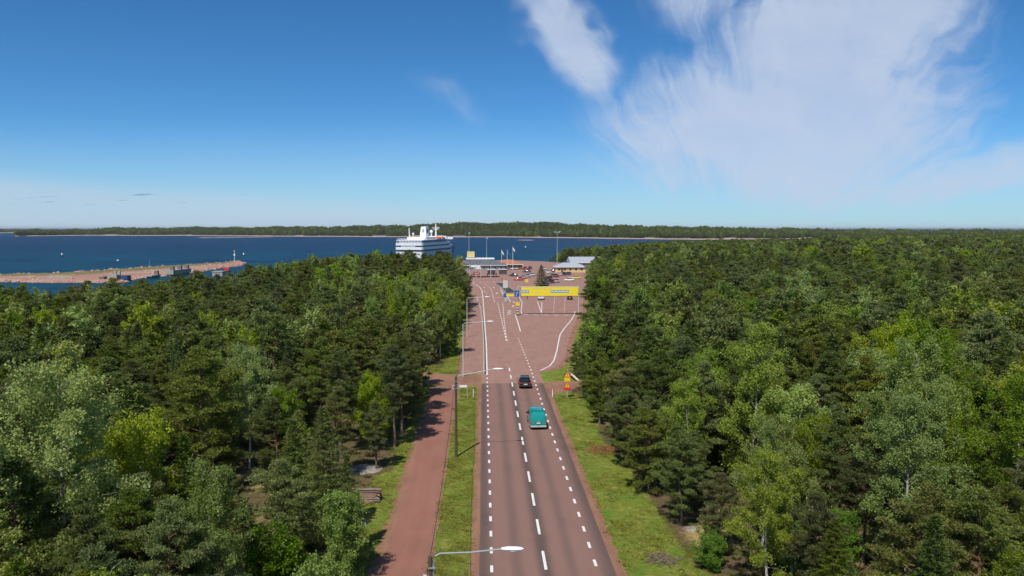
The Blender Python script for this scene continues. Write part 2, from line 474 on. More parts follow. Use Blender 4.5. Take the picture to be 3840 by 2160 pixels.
left_edge = np.where(fy < 72, -10.4 + 0.5 * wob, -9.0 + 0.4 * wob)
right_edge = 13.0 + wob * 0.8 + np.clip((66 - fy) * 0.16, 0, 3.2)
gv = sstep(-1.0, 1.0, fx - left_edge) * sstep(-1.0, 1.0, right_edge - fx) * (fy < 125)
gv = np.maximum(gv, sstep(4.5, 1.5, np.maximum(-sd(fx, fy, YARD), 0)) * (fy > 118) * 0.9)
gv = np.maximum(gv, 0.8 * sstep(2.5, 0.5, np.maximum(-sd(fx, fy, SIDE_L), 0)))
gv = np.maximum(gv, 0.8 * sstep(2.5, 0.5, np.maximum(-sd(fx, fy, SIDE_R), 0)))
a_ = me.attributes.new('grass', 'FLOAT', 'POINT'); a_.data.foreach_set('value', gv.astype(np.float32))
stv = np.zeros(fx.shape)
for cx_, cy_, rr_ in ((-21.5, 59, 4.5), (-19, 70, 4.0), (-14.5, 66, 2.5), (17.0, 55, 2.5), (-26, 66, 3.0)): stv = np.maximum(stv, np.exp(-((fx - cx_) ** 2 + (fy - cy_) ** 2) / rr_ ** 2))
a_ = me.attributes.new('straw', 'FLOAT', 'POINT'); a_.data.foreach_set('value', stv.astype(np.float32))
tag(link(bpy.data.objects.new('terrain', me)), kind='structure')

# ---- sea
m_, t, b = new_mat('sea_water')
oc = t.add('ShaderNodeNewGeometry').outputs['Position']
sx_, sy_, sz_ = t.xyz(oc)[:]
band = t.noise(t.vmul(oc, (0.004, 0.012, 1)), 1.0, 5, 0.6)
near = t.smooth(sy_, 250, 1300, 1.0, 0.0)
c = t.mix(t.math('MULTIPLY', near, t.math('ADD', 0.35, t.math('MULTIPLY', band, 0.8)), clamp=True), (0.0006, 0.028, 0.078, 1), (0.0015, 0.070, 0.108, 1))
c = t.mix(t.smooth(band, 0.50, 0.64), c, (0.0006, 0.019, 0.056, 1))
ruf = t.math('ADD', t.math('MULTIPLY', t.noise(t.vmul(oc, (0.022, 0.008, 1)), 1.0, 6, 0.65), 0.7), t.math('MULTIPLY', t.noise(t.vmul(oc, (0.09, 0.03, 1)), 1.0, 5, 0.7), 0.5))
ruf = t.smooth(ruf, 0.36, 0.84, 0.52, 1.22)
c = t.mix(1.0, c, t.comb(ruf, ruf, ruf), 'MULTIPLY')
t.l.new(c, b.inputs['Base Color'])
b.inputs['Roughness'].default_value = 0.35; b.inputs['IOR'].default_value = 1.333; b.inputs['Specular IOR Level'].default_value = 0.045
wv = t.math('ADD', t.noise(t.vmul(oc, (0.55, 0.9, 1)), 1.0, 5, 0.65), t.math('MULTIPLY', t.noise(t.vmul(oc, (0.05, 0.16, 1)), 1.0, 4, 0.6), 3.0))
bump(t, b, wv, 1.0, 0.9)
M['sea'] = m_
s_ = MB()
n_ = 64
radii = [0, 150, 400, 900, 2000, 5000, 15000, 45000, 120000]
rings = [[(rr * math.cos(2 * math.pi * i / n_), 300 + rr * math.sin(2 * math.pi * i / n_), SEA) for i in range(n_)] for rr in radii[1:]]
s_.poly(rings[0])
for a0, a1 in zip(rings, rings[1:]):
    for i in range(n_): s_.poly([a0[i], a1[i], a1[(i + 1) % n_], a0[(i + 1) % n_]])
tag(s_.build('sea', M['sea']), kind='structure')

# ---- road surfaces
def asphalt(name, light, dark, wheel=None):
    m_, t, b = new_mat(name)
    oc = t.add('ShaderNodeNewGeometry').outputs['Position']
    x_, y_, z_ = t.xyz(oc)[:]
    n1 = t.noise(t.vmul(oc, (1.0, 0.10, 1)), 1.3, 5, 0.6); n2 = t.noise(oc, 40.0, 2, 0.7); n3 = t.noise(oc, 0.25, 4, 0.6)
    if wheel:
        # bare lane tracks are worn paler than the strips nobody drives on: painted joints, lane middles and edges
        d = None
        for cx, wd, k in wheel:
            g = t.math('MULTIPLY', t.smooth(t.math('ABSOLUTE', t.math('SUBTRACT', t.math('ADD', x_, t.math('MULTIPLY', t.math('SUBTRACT', n3, 0.5), 0.25)), cx)), 0.0, wd, 1.0, 0.0), k)
            d = g if d is None else t.math('MAXIMUM', d, g)
        d = t.math('ADD', d, t.math('MULTIPLY', t.math('SUBTRACT', n1, 0.5), 0.35), clamp=True)
    else:
        d = t.math('ADD', t.math('MULTIPLY', t.smooth(n1, 0.35, 0.7), 0.45), t.math('MULTIPLY', t.smooth(n3, 0.4, 0.65), 0.4))
    pt = t.smooth(t.noise(t.vmul(oc, (0.45, 0.16, 1)), 1.0, 3, 0.5), 0.56, 0.60)
    d = t.math('ADD', d, t.math('MULTIPLY', pt, 0.10), clamp=True)
    c = t.mix(d, (*light, 1), (*dark, 1))
    k = t.math('MULTIPLY_ADD', n2, 0.36, 0.82)
    c = t.mix(1.0, c, t.comb(k, k, k), 'MULTIPLY')
    t.l.new(c, b.inputs['Base Color']); b.inputs['Roughness'].default_value = 0.85; b.inputs['Specular IOR Level'].default_value = 0.25
    bump(t, b, n2, 0.35, 0.01)
    return m_
M['road'] = asphalt('red_asphalt', (0.236, 0.136, 0.110), (0.112, 0.077, 0.068), [(-0.1, 1.0, 0.9), (4.08, 0.85, 1.0), (2.2, 0.7, 0.5), (5.9, 0.65, 0.46), (8.6, 1.3, 0.95)])
M['yard'] = asphalt('worn_red_asphalt', (0.330, 0.190, 0.150), (0.265, 0.150, 0.118))
M['path'] = asphalt('path_asphalt', (0.285, 0.135, 0.095), (0.235, 0.106, 0.076))
M['gravel'] = asphalt('red_gravel', (0.30, 0.155, 0.10), (0.20, 0.10, 0.065))
M['dark_asphalt'] = asphalt('dark_asphalt', (0.065, 0.062, 0.060), (0.05, 0.047, 0.045))
m_, t, b = new_mat('road_paint')
oc = t.add('ShaderNodeNewGeometry').outputs['Position']
n1 = t.noise(oc, 9.0, 5, 0.7); n2 = t.noise(oc, 1.1, 3, 0.5)
c = t.mix(n2, (0.80, 0.79, 0.75, 1), (0.66, 0.64, 0.60, 1))
c = t.mix(t.smooth(t.math('ADD', n1, t.math('MULTIPLY', n2, 0.35)), 0.76, 0.86), c, (0.33, 0.22, 0.19, 1))
t.l.new(c, b.inputs['Base Color']); b.inputs['Roughness'].default_value = 0.65
M['mark'] = m_

def slab(name, poly, z, mat, skirt=0.12):
    """level sheet with short sides"""
    o = MB().prism(poly, z - skirt, z).build(name, mat)
    return tag(o, kind='structure')
def strip_poly(xl, xr, y0, y1, step, jl=0.0, jr=0.0, rnd=None):
    ys = np.arange(y0, y1 + step * 0.5, step)
    f = lambda j: (rnd.uniform(-j, j) if j else 0)
    return [(xr + f(jr), y) for y in ys] + [(xl + f(jl), y) for y in ys[::-1]]
rd = random.Random(3)
slab('gravel_shoulder', strip_poly(-0.98, 0.2, 8, 110.5, 0.45, 0.16, 0, rd), 0.012, M['gravel'])
slab('gravel_shoulder', strip_poly(8.2, 9.35, 8, 104, 0.45, 0, 0.20, rd), 0.012, M['gravel'])
slab('gravel_shoulder', strip_poly(-4.4, -3.55, 8, 109.5, 0.45, 0, 0.16, rd), 0.012, M['gravel'])
slab('gravel_shoulder', strip_poly(-7.65, -6.4, 8, 110, 0.45, 0.28, 0, rd), 0.012, M['gravel'])
def rough_poly(poly, amp, seg, rnd):
    out = []
    for i in range(len(poly)):
        p, q = Vector(poly[i]), Vector(poly[(i + 1) % len(poly)])
        k = max(1, int((q - p).length / seg))
        nrm = Vector((q.y - p.y, p.x - q.x)).normalized()
        for j in range(k): out.append(tuple(p.lerp(q, j / k) + nrm * rnd.uniform(-amp, amp)))
    return out
slab('side_road', rough_poly(SIDE_L, 0.14, 0.7, rd), 0.020, M['gravel'])
slab('side_road', rough_poly(SIDE_R, 0.14, 0.7, rd), 0.020, M['gravel'])
yard_margin = [(x + (1.1 if x > 8.8 else (-0.8 if x < -3 else 0)), y) for x, y in YARD]
slab('gravel_margin', rough_poly(yard_margin, 0.25, 1.5, rd), 0.010, M['gravel'])
slab('harbour_yard', YARD, 0.034, M['yard'])
yard = bpy.data.objects['harbour_yard']
slab('cycle_path', strip_poly(-6.85, -3.92, 8, 110.3, 2.0, 0.03, 0.03, rd), 0.028, M['path'])
road = slab('main_road', strip_poly(-0.36, 8.66, 8, 111.2, 2.0, 0.02, 0.02, rd), 0.040, M['road'])
Z_MARK = 0.046
# painted dashes: one mesh each, shared
def dash_mesh(name, ln, wd):
    s_ = MB(); h = ln / 2; q = wd / 2; c = 0.03
    s_.poly([(-q + c, -h, 0), (q - c, -h, 0), (q, -h + c, 0), (q, h - c, 0), (q - c, h, 0), (-q + c, h, 0), (-q, h - c, 0), (-q, -h + c, 0)])
    return s_.mesh(name, M['mark'], fix=False)
dm_e, dm_c = dash_mesh('edge_dash', 1.05, 0.20), dash_mesh('centre_dash', 3.0, 0.20)
def dash(name, me, x, y, rz=0.0, parent=road, z=Z_MARK):
    o = link(bpy.data.objects.new(name, me), parent); o.location = (x, y, z); o.rotation_euler = (0, 0, rz)
y_ = 51.57 - 36
while y_ < 124:
    dash('centre_dash', dm_c, 4.10, y_, parent=road if y_ < 111 else yard); y_ += 5.97
y_ = 50.33 - 36
while y_ < 117.5:
    dash('edge_dash', dm_e, 0.475, y_, parent=road if y_ < 111 else yard); y_ += 2.985
y_ = 51.0 - 36
while y_ < 160:
    dash('edge_dash', dm_e, 7.52 if y_ < 122 else 7.52 + (y_ - 122) * -0.012, y_, parent=road if y_ < 111 else yard); y_ += 2.985

def ribbon(pts, wd, name, dashes=None, z=0.040, parent=yard, mat=None):
    """painted line along photo pixels on the ground; dashes = (paint, gap) in metres"""
    P = [G(*p) if len(p) == 2 else Vector(p) for p in pts]
    segs = []
    if dashes is None: segs = [P]
    else:
        acc = 0.0; on, off = dashes; cur = []
        step = 0.25
        for a0, a1 in zip(P, P[1:]):
            n = max(1, int((a1 - a0).length / step)); dl = (a1 - a0).length / n
            for i in range(n):
                p = a0.lerp(a1, i / n)
                if acc % (on + off) < on: cur.append(p)
                elif cur: segs.append(cur); cur = []
                acc += dl
        if cur: segs.append(cur)
    s_ = MB()
    for sg in segs:
        if len(sg) < 2: continue
        L = []
        for i, p in enumerate(sg):
            d = (sg[min(i + 1, len(sg) - 1)] - sg[max(i - 1, 0)]); d.z = 0; d.normalize()
            nrm = Vector((-d.y, d.x, 0)) * wd / 2
            L.append((p + nrm, p - nrm))
        for (a0, b0), (a1, b1) in zip(L, L[1:]):
            s_.poly([(q.x, q.y, z) for q in (b0, b1, a1, a0)])
    return s_.build(name, mat or M['mark'], parent)
def PX(ox, oy, k, *pp): return [(ox + x * k, oy + y * k) for x, y in pp]
A = lambda *pp: PX(1700, 1080, 0.2208, *pp)
B = lambda *pp: PX(1740, 940, 0.1656, *pp)
ribbon([(0.475, 118.5, 0), (0.45, 150, 0)] + [tuple(G(*p)) for p in B((455, 1449), (430, 1100), (405, 900), (350, 820), (270, 770), (190, 740))], 0.22, 'edge_line')
ribbon(A((1480, 1405), (1640, 1325), (1710, 1230), (1760, 1060), (1790, 900), (1815, 790), (1890, 680), (2000, 550), (2060, 450), (2065, 400)), 0.22, 'edge_line')
ribbon(A((1140, 740), (1095, 580), (1050, 450)), 0.22, 'lane_line')
ribbon(A((1165, 455), (1150, 400), (1168, 250), (1090, 100)), 0.18, 'lane_line')
ribbon(A((1505, 455), (1430, 230)), 0.18, 'lane_line')
ribbon(A((1498, 455), (1505, 240)), 0.18, 'lane_line')
ribbon(A((1700, 430), (1722, 140)), 0.16, 'lane_line', (1.6, 2.0))
ribbon(A((1885, 420), (1900, 120)), 0.16, 'lane_line', (1.6, 2.0))
ribbon(A((900, 900), (870, 760), (820, 540), (750, 250)), 0.18, 'lane_line', (3, 1.6))
ribbon(A((912, 900), (885, 740), (862, 540), (840, 250)), 0.18, 'lane_line', (3, 1.6))
ribbon(B((690, 1170), (640, 960), (600, 860), (540, 800), (440, 740)), 0.18, 'lane_line', (3, 1.6))
ribbon(B((830, 890), (920, 1080), (935, 1150)), 0.2, 'lane_line')
ribbon(B((950, 970), (1050, 1160)), 0.2, 'lane_line')
for q0, q1 in (((915, 455), (985, 432)), ((920, 425), (975, 402)), ((925, 395), (975, 380))): ribbon(A(q0, q1), 0.35, 'hatch_line')
ribbon(A((1180, 452), (2040, 468)), 0.55, 'stop_line', (1.4, 1.3))
ribbon(B((190, 715), (860, 715)), 1.3, 'crossing_line', (1.3, 1.5))
ribbon(B((710, 1068), (850, 1065)), 0.4, 'stop_line')
for q0, q1 in (((1100, 1270), (1125, 1245)), ((1110, 1160), (1150, 1175)), ((730, 975), (760, 955)), ((500, 970), (530, 975)), ((440, 935), (490, 925)), ((440, 830), (475, 840)), ((655, 825), (690, 838))): ribbon(B(q0, q1), 0.5, 'lane_arrow')
# dark refuge between the lanes with pale kerbs
isl = [tuple(G(*p))[:2] for p in B((700, 742), (890, 735), (960, 790), (1165, 930), (1120, 965), (960, 965), (890, 900), (840, 830))]
tag(MB().prism(isl, -0.05, 0.15).build('traffic_island', M['dark_asphalt']), kind='structure')
kb = MB()
for p, q in zip(isl, isl[1:] + isl[:1]):
    p, q = Vector((*p, 0)), Vector((*q, 0)); c = (p + q) / 2; d = q - p
    kb.box((c.x, c.y, 0.09), (d.length + 0.2, 0.3, 0.18), math.atan2(d.y, d.x))
kb.build('kerb', M['concrete'], bpy.data.objects['traffic_island'])
pav = [tuple(G(*p))[:2] for p in B((640, 742), (700, 760), (830, 850), (905, 960), (1000, 1110), (960, 1170), (880, 1180), (930, 1150), (915, 1080), (830, 880), (760, 800))]
tag(MB().prism(pav, -0.05, 0.13).build('pavement', M['concrete']), kind='structure')

# ---- far islands and the breakwater (terrain, so structure)
m_, t, b = new_mat('island_ground')
oc = t.add('ShaderNodeNewGeometry').outputs['Position']
x_, y_, z_ = t.xyz(oc)[:]
n1 = t.noise(oc, 0.02, 5, 0.6); n2 = t.noise(oc, 0.15, 5, 0.65)
hgt = t.math('ADD', z_, t.math('MULTIPLY', t.math('SUBTRACT', n1, 0.5), 3.0))
c = t.mix(n2, (0.03, 0.035, 0.015, 1), (0.08, 0.075, 0.035, 1))
c = t.mix(t.smooth(hgt, -2.2, -0.6, 1.0, 0.0), c, t.mix(n2, (0.26, 0.18, 0.15, 1), (0.50, 0.38, 0.32, 1)))
t.l.new(c, b.inputs['Base Color']); b.inputs['Roughness'].default_value = 0.9
M['island'] = m_
def interp(px, tab):
    return np.interp(px, [q[0] for q in tab], [q[1] for q in tab])
ISLE_PTS = []
def island(shore_tab, top_tab, x0, x1, depth, tree_h, n_tree, seed, nrow=14, taper=False):
    """land whose shoreline meets the sea along shore_tab and whose tree line rises to top_tab (photo pixels)"""
    r_ = np.random.default_rng(seed)
    xs = np.linspace(x0, x1, 300)
    def column(px, d):
        sy = interp(px, shore_tab); ty = interp(px, top_tab) + 2.2 * np.sin(px * 0.031 + 1) * np.sin(px * 0.0113) + 1.3 * np.sin(px * 0.083)
        p = np.array([tuple(G(q, s, SEA)) for q, s in zip(px, sy)])
        Yb = p[:, 1] + 0.55 * depth
        top = np.array([AT(q, s, y).z for q, s, y in zip(px, ty, Yb)]) - tree_h
        top = np.maximum(top, SEA + 2.5)
        tp = 0.10 + 0.90 * sstep(x0, x0 + 420, px) if taper else 1.0
        k = d / depth; d = d * tp; 
        X = p[:, 0] * (1 + d / np.maximum(p[:, 1], 1)); Y = p[:, 1] + d
        prof = np.where(k < 0.08, k / 0.08 * 0.0, sstep(0.08, 0.62, k)) * (1 - sstep(0.75, 1.0, k))
        Z = SEA + 1.6 * sstep(-0.01, 0.06, k) * (1 - sstep(0.97, 1.0, k)) - 0.8 * (k <= 0) - 3 * (k >= 1) + (top - SEA - 1.6) * prof
        return X, Y, Z
    rows = []
    ks = np.concatenate([[0.0, 0.03, 0.08], np.linspace(0.14, 1.0, nrow)])
    V = []
    wig_ = (np.sin(xs * 0.021) * 0.5 + np.sin(xs * 0.057 + 1) * 0.3 + np.sin(xs * 0.13 + 2) * 0.2)
    for kk in ks:
        X, Y, Z = column(xs, np.full(xs.shape, kk * depth))
        V.append(np.stack([X, Y + wig_ * depth * 0.05, Z], -1))
    V = np.array(V); nr, nc = V.shape[:2]
    ix = np.arange(nr * nc).reshape(nr, nc)
    q = np.stack([ix[:-1, :-1], ix[:-1, 1:], ix[1:, 1:], ix[1:, :-1]], -1).reshape(-1, 4)
    me = big_mesh('island', V.reshape(-1, 3), q.ravel(), np.arange(len(q)) * 4, [M['island']], smooth=True)
    o = tag(link(bpy.data.objects.new('island', me)), kind='structure')
    px = r_.uniform(x0, x1, n_tree); d = depth * (0.075 + 0.62 * r_.random(n_tree) ** 1.5)
    X, Y, Z = column(px, d)
    wgg = (np.sin(px * 0.021) * 0.5 + np.sin(px * 0.057 + 1) * 0.3 + np.sin(px * 0.13 + 2) * 0.2)
    keep = (d / depth > 0.075 + 0.03 * r_.random(n_tree)) & ((np.sin(px * 0.019 + 3) + np.sin(px * 0.043) > -1.35) | (d / depth > 0.2))
    ISLE_PTS.append(np.stack([X, Y + wgg * depth * 0.05, Z - 0.3], -1)[keep])
island([(-400, 884), (60, 886), (300, 883.5), (700, 884), (1100, 887), (1500, 889), (1900, 890), (2200, 894), (2500, 898), (2700, 898.5), (3000, 897), (3400, 895), (4300, 893)],
       [(-400, 866), (60, 866), (200, 862), (450, 856), (700, 854), (1000, 853), (1300, 850), (1500, 846), (1700, 838), (1900, 835), (2050, 836), (2300, 847), (2700, 855), (3000, 860), (3500, 864), (3840, 862), (4300, 861)],
       45, 4300, 620, 11.0, 30000, 5, taper=True)
island([(-500, 874), (340, 873)], [(-500, 862), (0, 861), (150, 862), (340, 866)], -500, 330, 500, 9, 2600, 6)

def skerry(pts, name='skerry'):
    mb = MB(); q = random.Random(len(pts))
    for sx, sy, w_ in pts:
        p = G(sx, sy, SEA); mb.ball((p.x, p.y, SEA - 0.3), (w_, w_ * 0.35, 1.3), 14, 6, 0.12, q)
    tag(mb.build(name, M['island']), kind='structure')
skerry([(760 + i * 22, 892 - i * 0.28, 16 + 3 * (i % 3)) for i in range(12)])
skerry([(1955 + i * 14, 901, 11) for i in range(3)])
# breakwater
near_e = [(-260, 1060), (0, 1058), (200, 1062), (430, 1063), (480, 1058), (520, 1046), (640, 1036), (720, 1027), (800, 1012), (860, 1003), (905, 998), (925, 990)]
far_e = [(-260, 1036), (0, 1027), (100, 1023), (260, 1017), (330, 1013), (400, 1009), (480, 1004), (560, 998), (660, 993), (760, 987), (860, 981), (905, 980)]
m_, t, b = new_mat('breakwater_stone')
oc = t.add('ShaderNodeNewGeometry').outputs['Position']
ga = t.add('ShaderNodeAttribute', attribute_name='grass').outputs['Fac']
n1 = t.noise(oc, 0.08, 5, 0.6); n2 = t.noise(oc, 0.9, 5, 0.7)
c = t.mix(t.smooth(n1, 0.45, 0.58), (0.44, 0.215, 0.155, 1), (0.44, 0.34, 0.245, 1))
c = t.mix(t.math('MULTIPLY', n2, 0.75), c, (0.19, 0.10, 0.085, 1))
c = t.mix(t.smooth(t.math('ADD', ga, t.math('MULTIPLY', t.math('SUBTRACT', n2, 0.5), 0.9)), 0.35, 0.7), c, t.mix(n1, (0.13, 0.105, 0.03, 1), (0.20, 0.17, 0.06, 1)))
t.l.new(c, b.inputs['Base Color']); b.inputs['Roughness'].default_value = 0.95
bump(t, b, n2, 0.8, 0.5)
M['breakwater'] = m_
tt = np.linspace(0, 1, 120)
ks = np.linspace(0, 1, 15)
kp = np.linspace(0, 1, len(near_e))
N_ = np.array([tuple(G(np.interp(q, kp, [p[0] for p in near_e]), np.interp(q, kp, [p[1] for p in near_e]), SEA)) for q in tt])
Fp = np.array([tuple(G(np.interp(q, kp, [p[0] for p in far_e]), np.interp(q, kp, [p[1] for p in far_e]), -1.6)) for q in tt])
prof = np.interp(ks, [0, 0.08, 0.2, 0.45, 0.62, 0.75, 0.88, 0.95, 1.0], [-5.0, -3.7, -3.0, -2.7, -2.3, -1.7, -1.5, -2.2, -5.2])
r_ = np.random.default_rng(4)
V = np.zeros((len(ks), len(tt), 3))
for i, k in enumerate(ks):
    V[i] = N_ * (1 - k) + Fp * k
    V[i, :, 2] = prof[i] + (r_.normal(0, 0.16, len(tt)) if 0 < i < len(ks) - 1 else 0)
V[:, -1, 2] = -5.0
nr, nc = V.shape[:2]; ix = np.arange(nr * nc).reshape(nr, nc)
q = np.stack([ix[:-1, :-1], ix[:-1, 1:], ix[1:, 1:], ix[1:, :-1]], -1).reshape(-1, 4)
me = big_mesh('breakwater', V.reshape(-1, 3), q.ravel(), np.arange(len(q)) * 4, [M['breakwater']])
gvv = np.repeat(np.interp(ks, [0, 0.5, 0.66, 0.74, 0.86, 0.92, 1], [0, 0.1, 0.55, 1, 0.9, 0.2, 0])[:, None], nc, 1)
a_ = me.attributes.new('grass', 'FLOAT', 'POINT'); a_.data.foreach_set('value', gvv.astype(np.float32).ravel())
bw = tag(link(bpy.data.objects.new('breakwater', me)), kind='structure')
M['boulder'] = plain('boulder', (0.46, 0.27, 0.20), 0.9, 0.45, 0.35)
rb = MB(); rr = random.Random(9)
for i in range(620):
    q = rr.random(); e = rr.random()
    if e < 0.55: k = rr.uniform(0.02, 0.12)
    elif e < 0.85: k = rr.uniform(0.90, 0.97)
    else: k = rr.uniform(0.1, 0.6)
    if q > 0.88: k = rr.uniform(0.02, 0.97)
    j = min(int(q * 119), 118); ii = k * (len(ks) - 1); i0 = int(ii)
    p = V[i0, j] * (1 - (ii - i0)) + V[min(i0 + 1, len(ks) - 1), j] * (ii - i0)
    sz = rr.uniform(0.35, 0.95)
    rb.ball((p[0] + rr.uniform(-1, 1), p[1] + rr.uniform(-1, 1), p[2] + sz * 0.1), (sz * rr.uniform(0.8, 1.4), sz * rr.uniform(0.8, 1.3), sz * 0.7), 6, 4, 0.22, rr)
o = rb.build('boulders', M['boulder'], bw); o['kind'] = 'stuff'

# ================================================================== VEGETATION
def leaf_mat(name, c0, c1, c2, trans=0.28, hue=0.5):
    """c0 dark .. c1 mid .. c2 pale, picked per leaf and shifted per tree"""
    m_ = bpy.data.materials.new(name); m_.use_nodes = True
    t = NT(m_.node_tree); t.n.clear()
    out = t.add('ShaderNodeOutputMaterial')
    ti = t.add('ShaderNodeAttribute', attribute_name='tint').outputs['Fac']
    rnd_ = t.add('ShaderNodeObjectInfo').outputs['Random']
    f = t.math('ADD', t.math('MULTIPLY', ti, 0.62), t.math('MULTIPLY', rnd_, 0.38))
    c = t.mix(t.smooth(f, 0.1, 0.5), (*c0, 1), (*c1, 1)); c = t.mix(t.smooth(f, 0.5, 0.95), c, (*c2, 1))
    rot = t.math('FRACT', t.math('MULTIPLY', rnd_, 7.13))
    hs = t.add('ShaderNodeHueSaturation')
    t.l.new(t.math('MULTIPLY_ADD', rot, 0.042 * hue * 2, 0.5 - 0.030 * hue * 2), hs.inputs['Hue'])
    t.l.new(t.math('MULTIPLY_ADD', t.math('FRACT', t.math('MULTIPLY', rnd_, 3.77)), 0.5, 0.80), hs.inputs['Value'])
    t.l.new(t.math('MULTIPLY_ADD', t.math('FRACT', t.math('MULTIPLY', rnd_, 5.31)), 0.32, 0.84), hs.inputs['Saturation'])
    t.l.new(c, hs.inputs['Color'])
    pb = t.add('ShaderNodeBsdfPrincipled'); pb.inputs['Roughness'].default_value = 0.55; pb.inputs['Specular IOR Level'].default_value = 0.25
    t.l.new(hs.outputs[0], pb.inputs['Base Color'])
    tr = t.add('ShaderNodeBsdfTranslucent'); t.l.new(hs.outputs[0], tr.inputs['Color'])
    ms = t.add('ShaderNodeMixShader'); ms.inputs[0].default_value = trans
    t.l.new(pb.outputs[0], ms.inputs[1]); t.l.new(tr.outputs[0], ms.inputs[2]); t.l.new(ms.outputs[0], out.inputs[0])
    return m_
M['pine_leaf'] = leaf_mat('pine_needles', (0.070, 0.095, 0.019), (0.126, 0.163, 0.034), (0.215, 0.250, 0.060), 0.34)
M['spruce_leaf'] = leaf_mat('spruce_needles', (0.058, 0.094, 0.014), (0.112, 0.168, 0.022), (0.220, 0.280, 0.038), 0.35)
M['birch_leaf'] = leaf_mat('birch_leaves', (0.140, 0.205, 0.026), (0.230, 0.320, 0.044), (0.370, 0.460, 0.090), 0.46)
M['shrub_leaf'] = leaf_mat('shrub_leaves', (0.075, 0.132, 0.018), (0.125, 0.222, 0.028), (0.210, 0.330, 0.055), 0.38, 0.3)
M['grass_leaf'] = leaf_mat('grass_blades', (0.18, 0.215, 0.032), (0.28, 0.315, 0.050), (0.46, 0.40, 0.14), 0.5, 0.3)
M['undergrowth_leaf'] = leaf_mat('undergrowth_leaves', (0.06, 0.075, 0.02), (0.12, 0.115, 0.035), (0.24, 0.19, 0.08), 0.3)
def bark(name, low, high, zsplit, speck=None):
    m_, t, b = new_mat(name)
    oc = t.add('ShaderNodeTexCoord').outputs['Object']; x_, y_, z_ = t.xyz(oc)[:]
    n = t.noise(t.vmul(oc, (6, 6, 1.5)), 1.5, 5, 0.7)
    c = t.mix(t.smooth(z_, zsplit - 1.5, zsplit + 1.5), (*low, 1), (*high, 1))
    k = t.math('MULTIPLY_ADD', n, 0.9, 0.55); c = t.mix(1.0, c, t.comb(k, k, k), 'MULTIPLY')
    if speck:
        sp = t.noise(t.vmul(oc, (3, 3, 9)), 1.6, 3, 0.6); c = t.mix(t.smooth(sp, 0.58, 0.66), c, (*speck, 1))
    t.l.new(c, b.inputs['Base Color']); b.inputs['Roughness'].default_value = 0.9; b.inputs['Specular IOR Level'].default_value = 0.2
    return m_
M['pine_bark'] = bark('pine_bark', (0.14, 0.105, 0.085), (0.22, 0.115, 0.065), 4.5)
M['spruce_bark'] = bark('spruce_bark', (0.12, 0.085, 0.07), (0.14, 0.10, 0.075), 4.5)
M['birch_trunk'] = bark('birch_bark', (0.52, 0.49, 0.44), (0.34, 0.31, 0.27), 4.0, (0.05, 0.045, 0.04))
M['dead_wood'] = plain('dead_wood', (0.30, 0.27, 0.23), 0.9, 0.2, 3)

def unit(v): return v / np.maximum(np.linalg.norm(v, axis=-1, keepdims=True), 1e-9)
def diamonds(c, u_, v_):
    """one rhombic leaf per row: centre, half length vector, half width vector"""
    V = np.stack([c - u_, c - v_ - u_ * 0.1, c + u_, c + v_ - u_ * 0.1], 1).reshape(-1, 3)
    return V
def crown_mesh(name, C, U, W, tint, mat):
    V = diamonds(C, U, W)
    n = len(C)
    return big_mesh(name, V, np.arange(4 * n), np.arange(n) * 4, [mat], tint=tint)

def limb_tubes(mb, branches):
    for p0, p1, p2, r0 in branches: mb.tube([p0, p1, p2], [r0, r0 * 0.7, r0 * 0.25], 4, caps=False)

def skeleton_pine(h, seed, R_, hb, lean=0.3):
    g = np.random.default_rng(seed)
    zs = np.linspace(0, h, 9); w1 = g.normal(0, lean, 2); ph = g.random(2) * 6
    tx = w1[0] * (zs / h) ** 1.5 + 0.16 * np.sin(zs * 0.8 + ph[0]) * (zs / h); ty = w1[1] * (zs / h) ** 1.5 + 0.16 * np.sin(zs * 0.7 + ph[1]) * (zs / h)
    trunk = np.stack([tx, ty, zs], -1)
    at = lambda z: np.array([np.interp(z, zs, tx), np.interp(z, zs, ty), z])
    br = []
    nb = int(30 + R_ * 6)
    for i in range(nb):
        k = i / (nb - 1); z = hb + (h - hb) * k ** 0.92 * 0.985
        s = (z - hb) / (h - hb)
        L = R_ * (0.50 + 0.5 * math.sin(min(s * 2.4 + 0.35, math.pi * 0.93))) * (1 - 0.80 * max(s - 0.62, 0) / 0.38) * g.uniform(0.62, 1.15)
        az = i * 2.4 + g.uniform(-0.5, 0.5); el = R(-8 + 52 * s + g.uniform(-12, 12))
        d = np.array([math.cos(az) * math.cos(el), math.sin(az) * math.cos(el), math.sin(el)])
        p0 = at(z); p1 = p0 + d * L * 0.55; p2 = p0 + d * L + np.array([0, 0, 0.12 * L])
        br.append((p0, p1, p2, 0.014 + 0.013 * L, L))
    return trunk, br, g
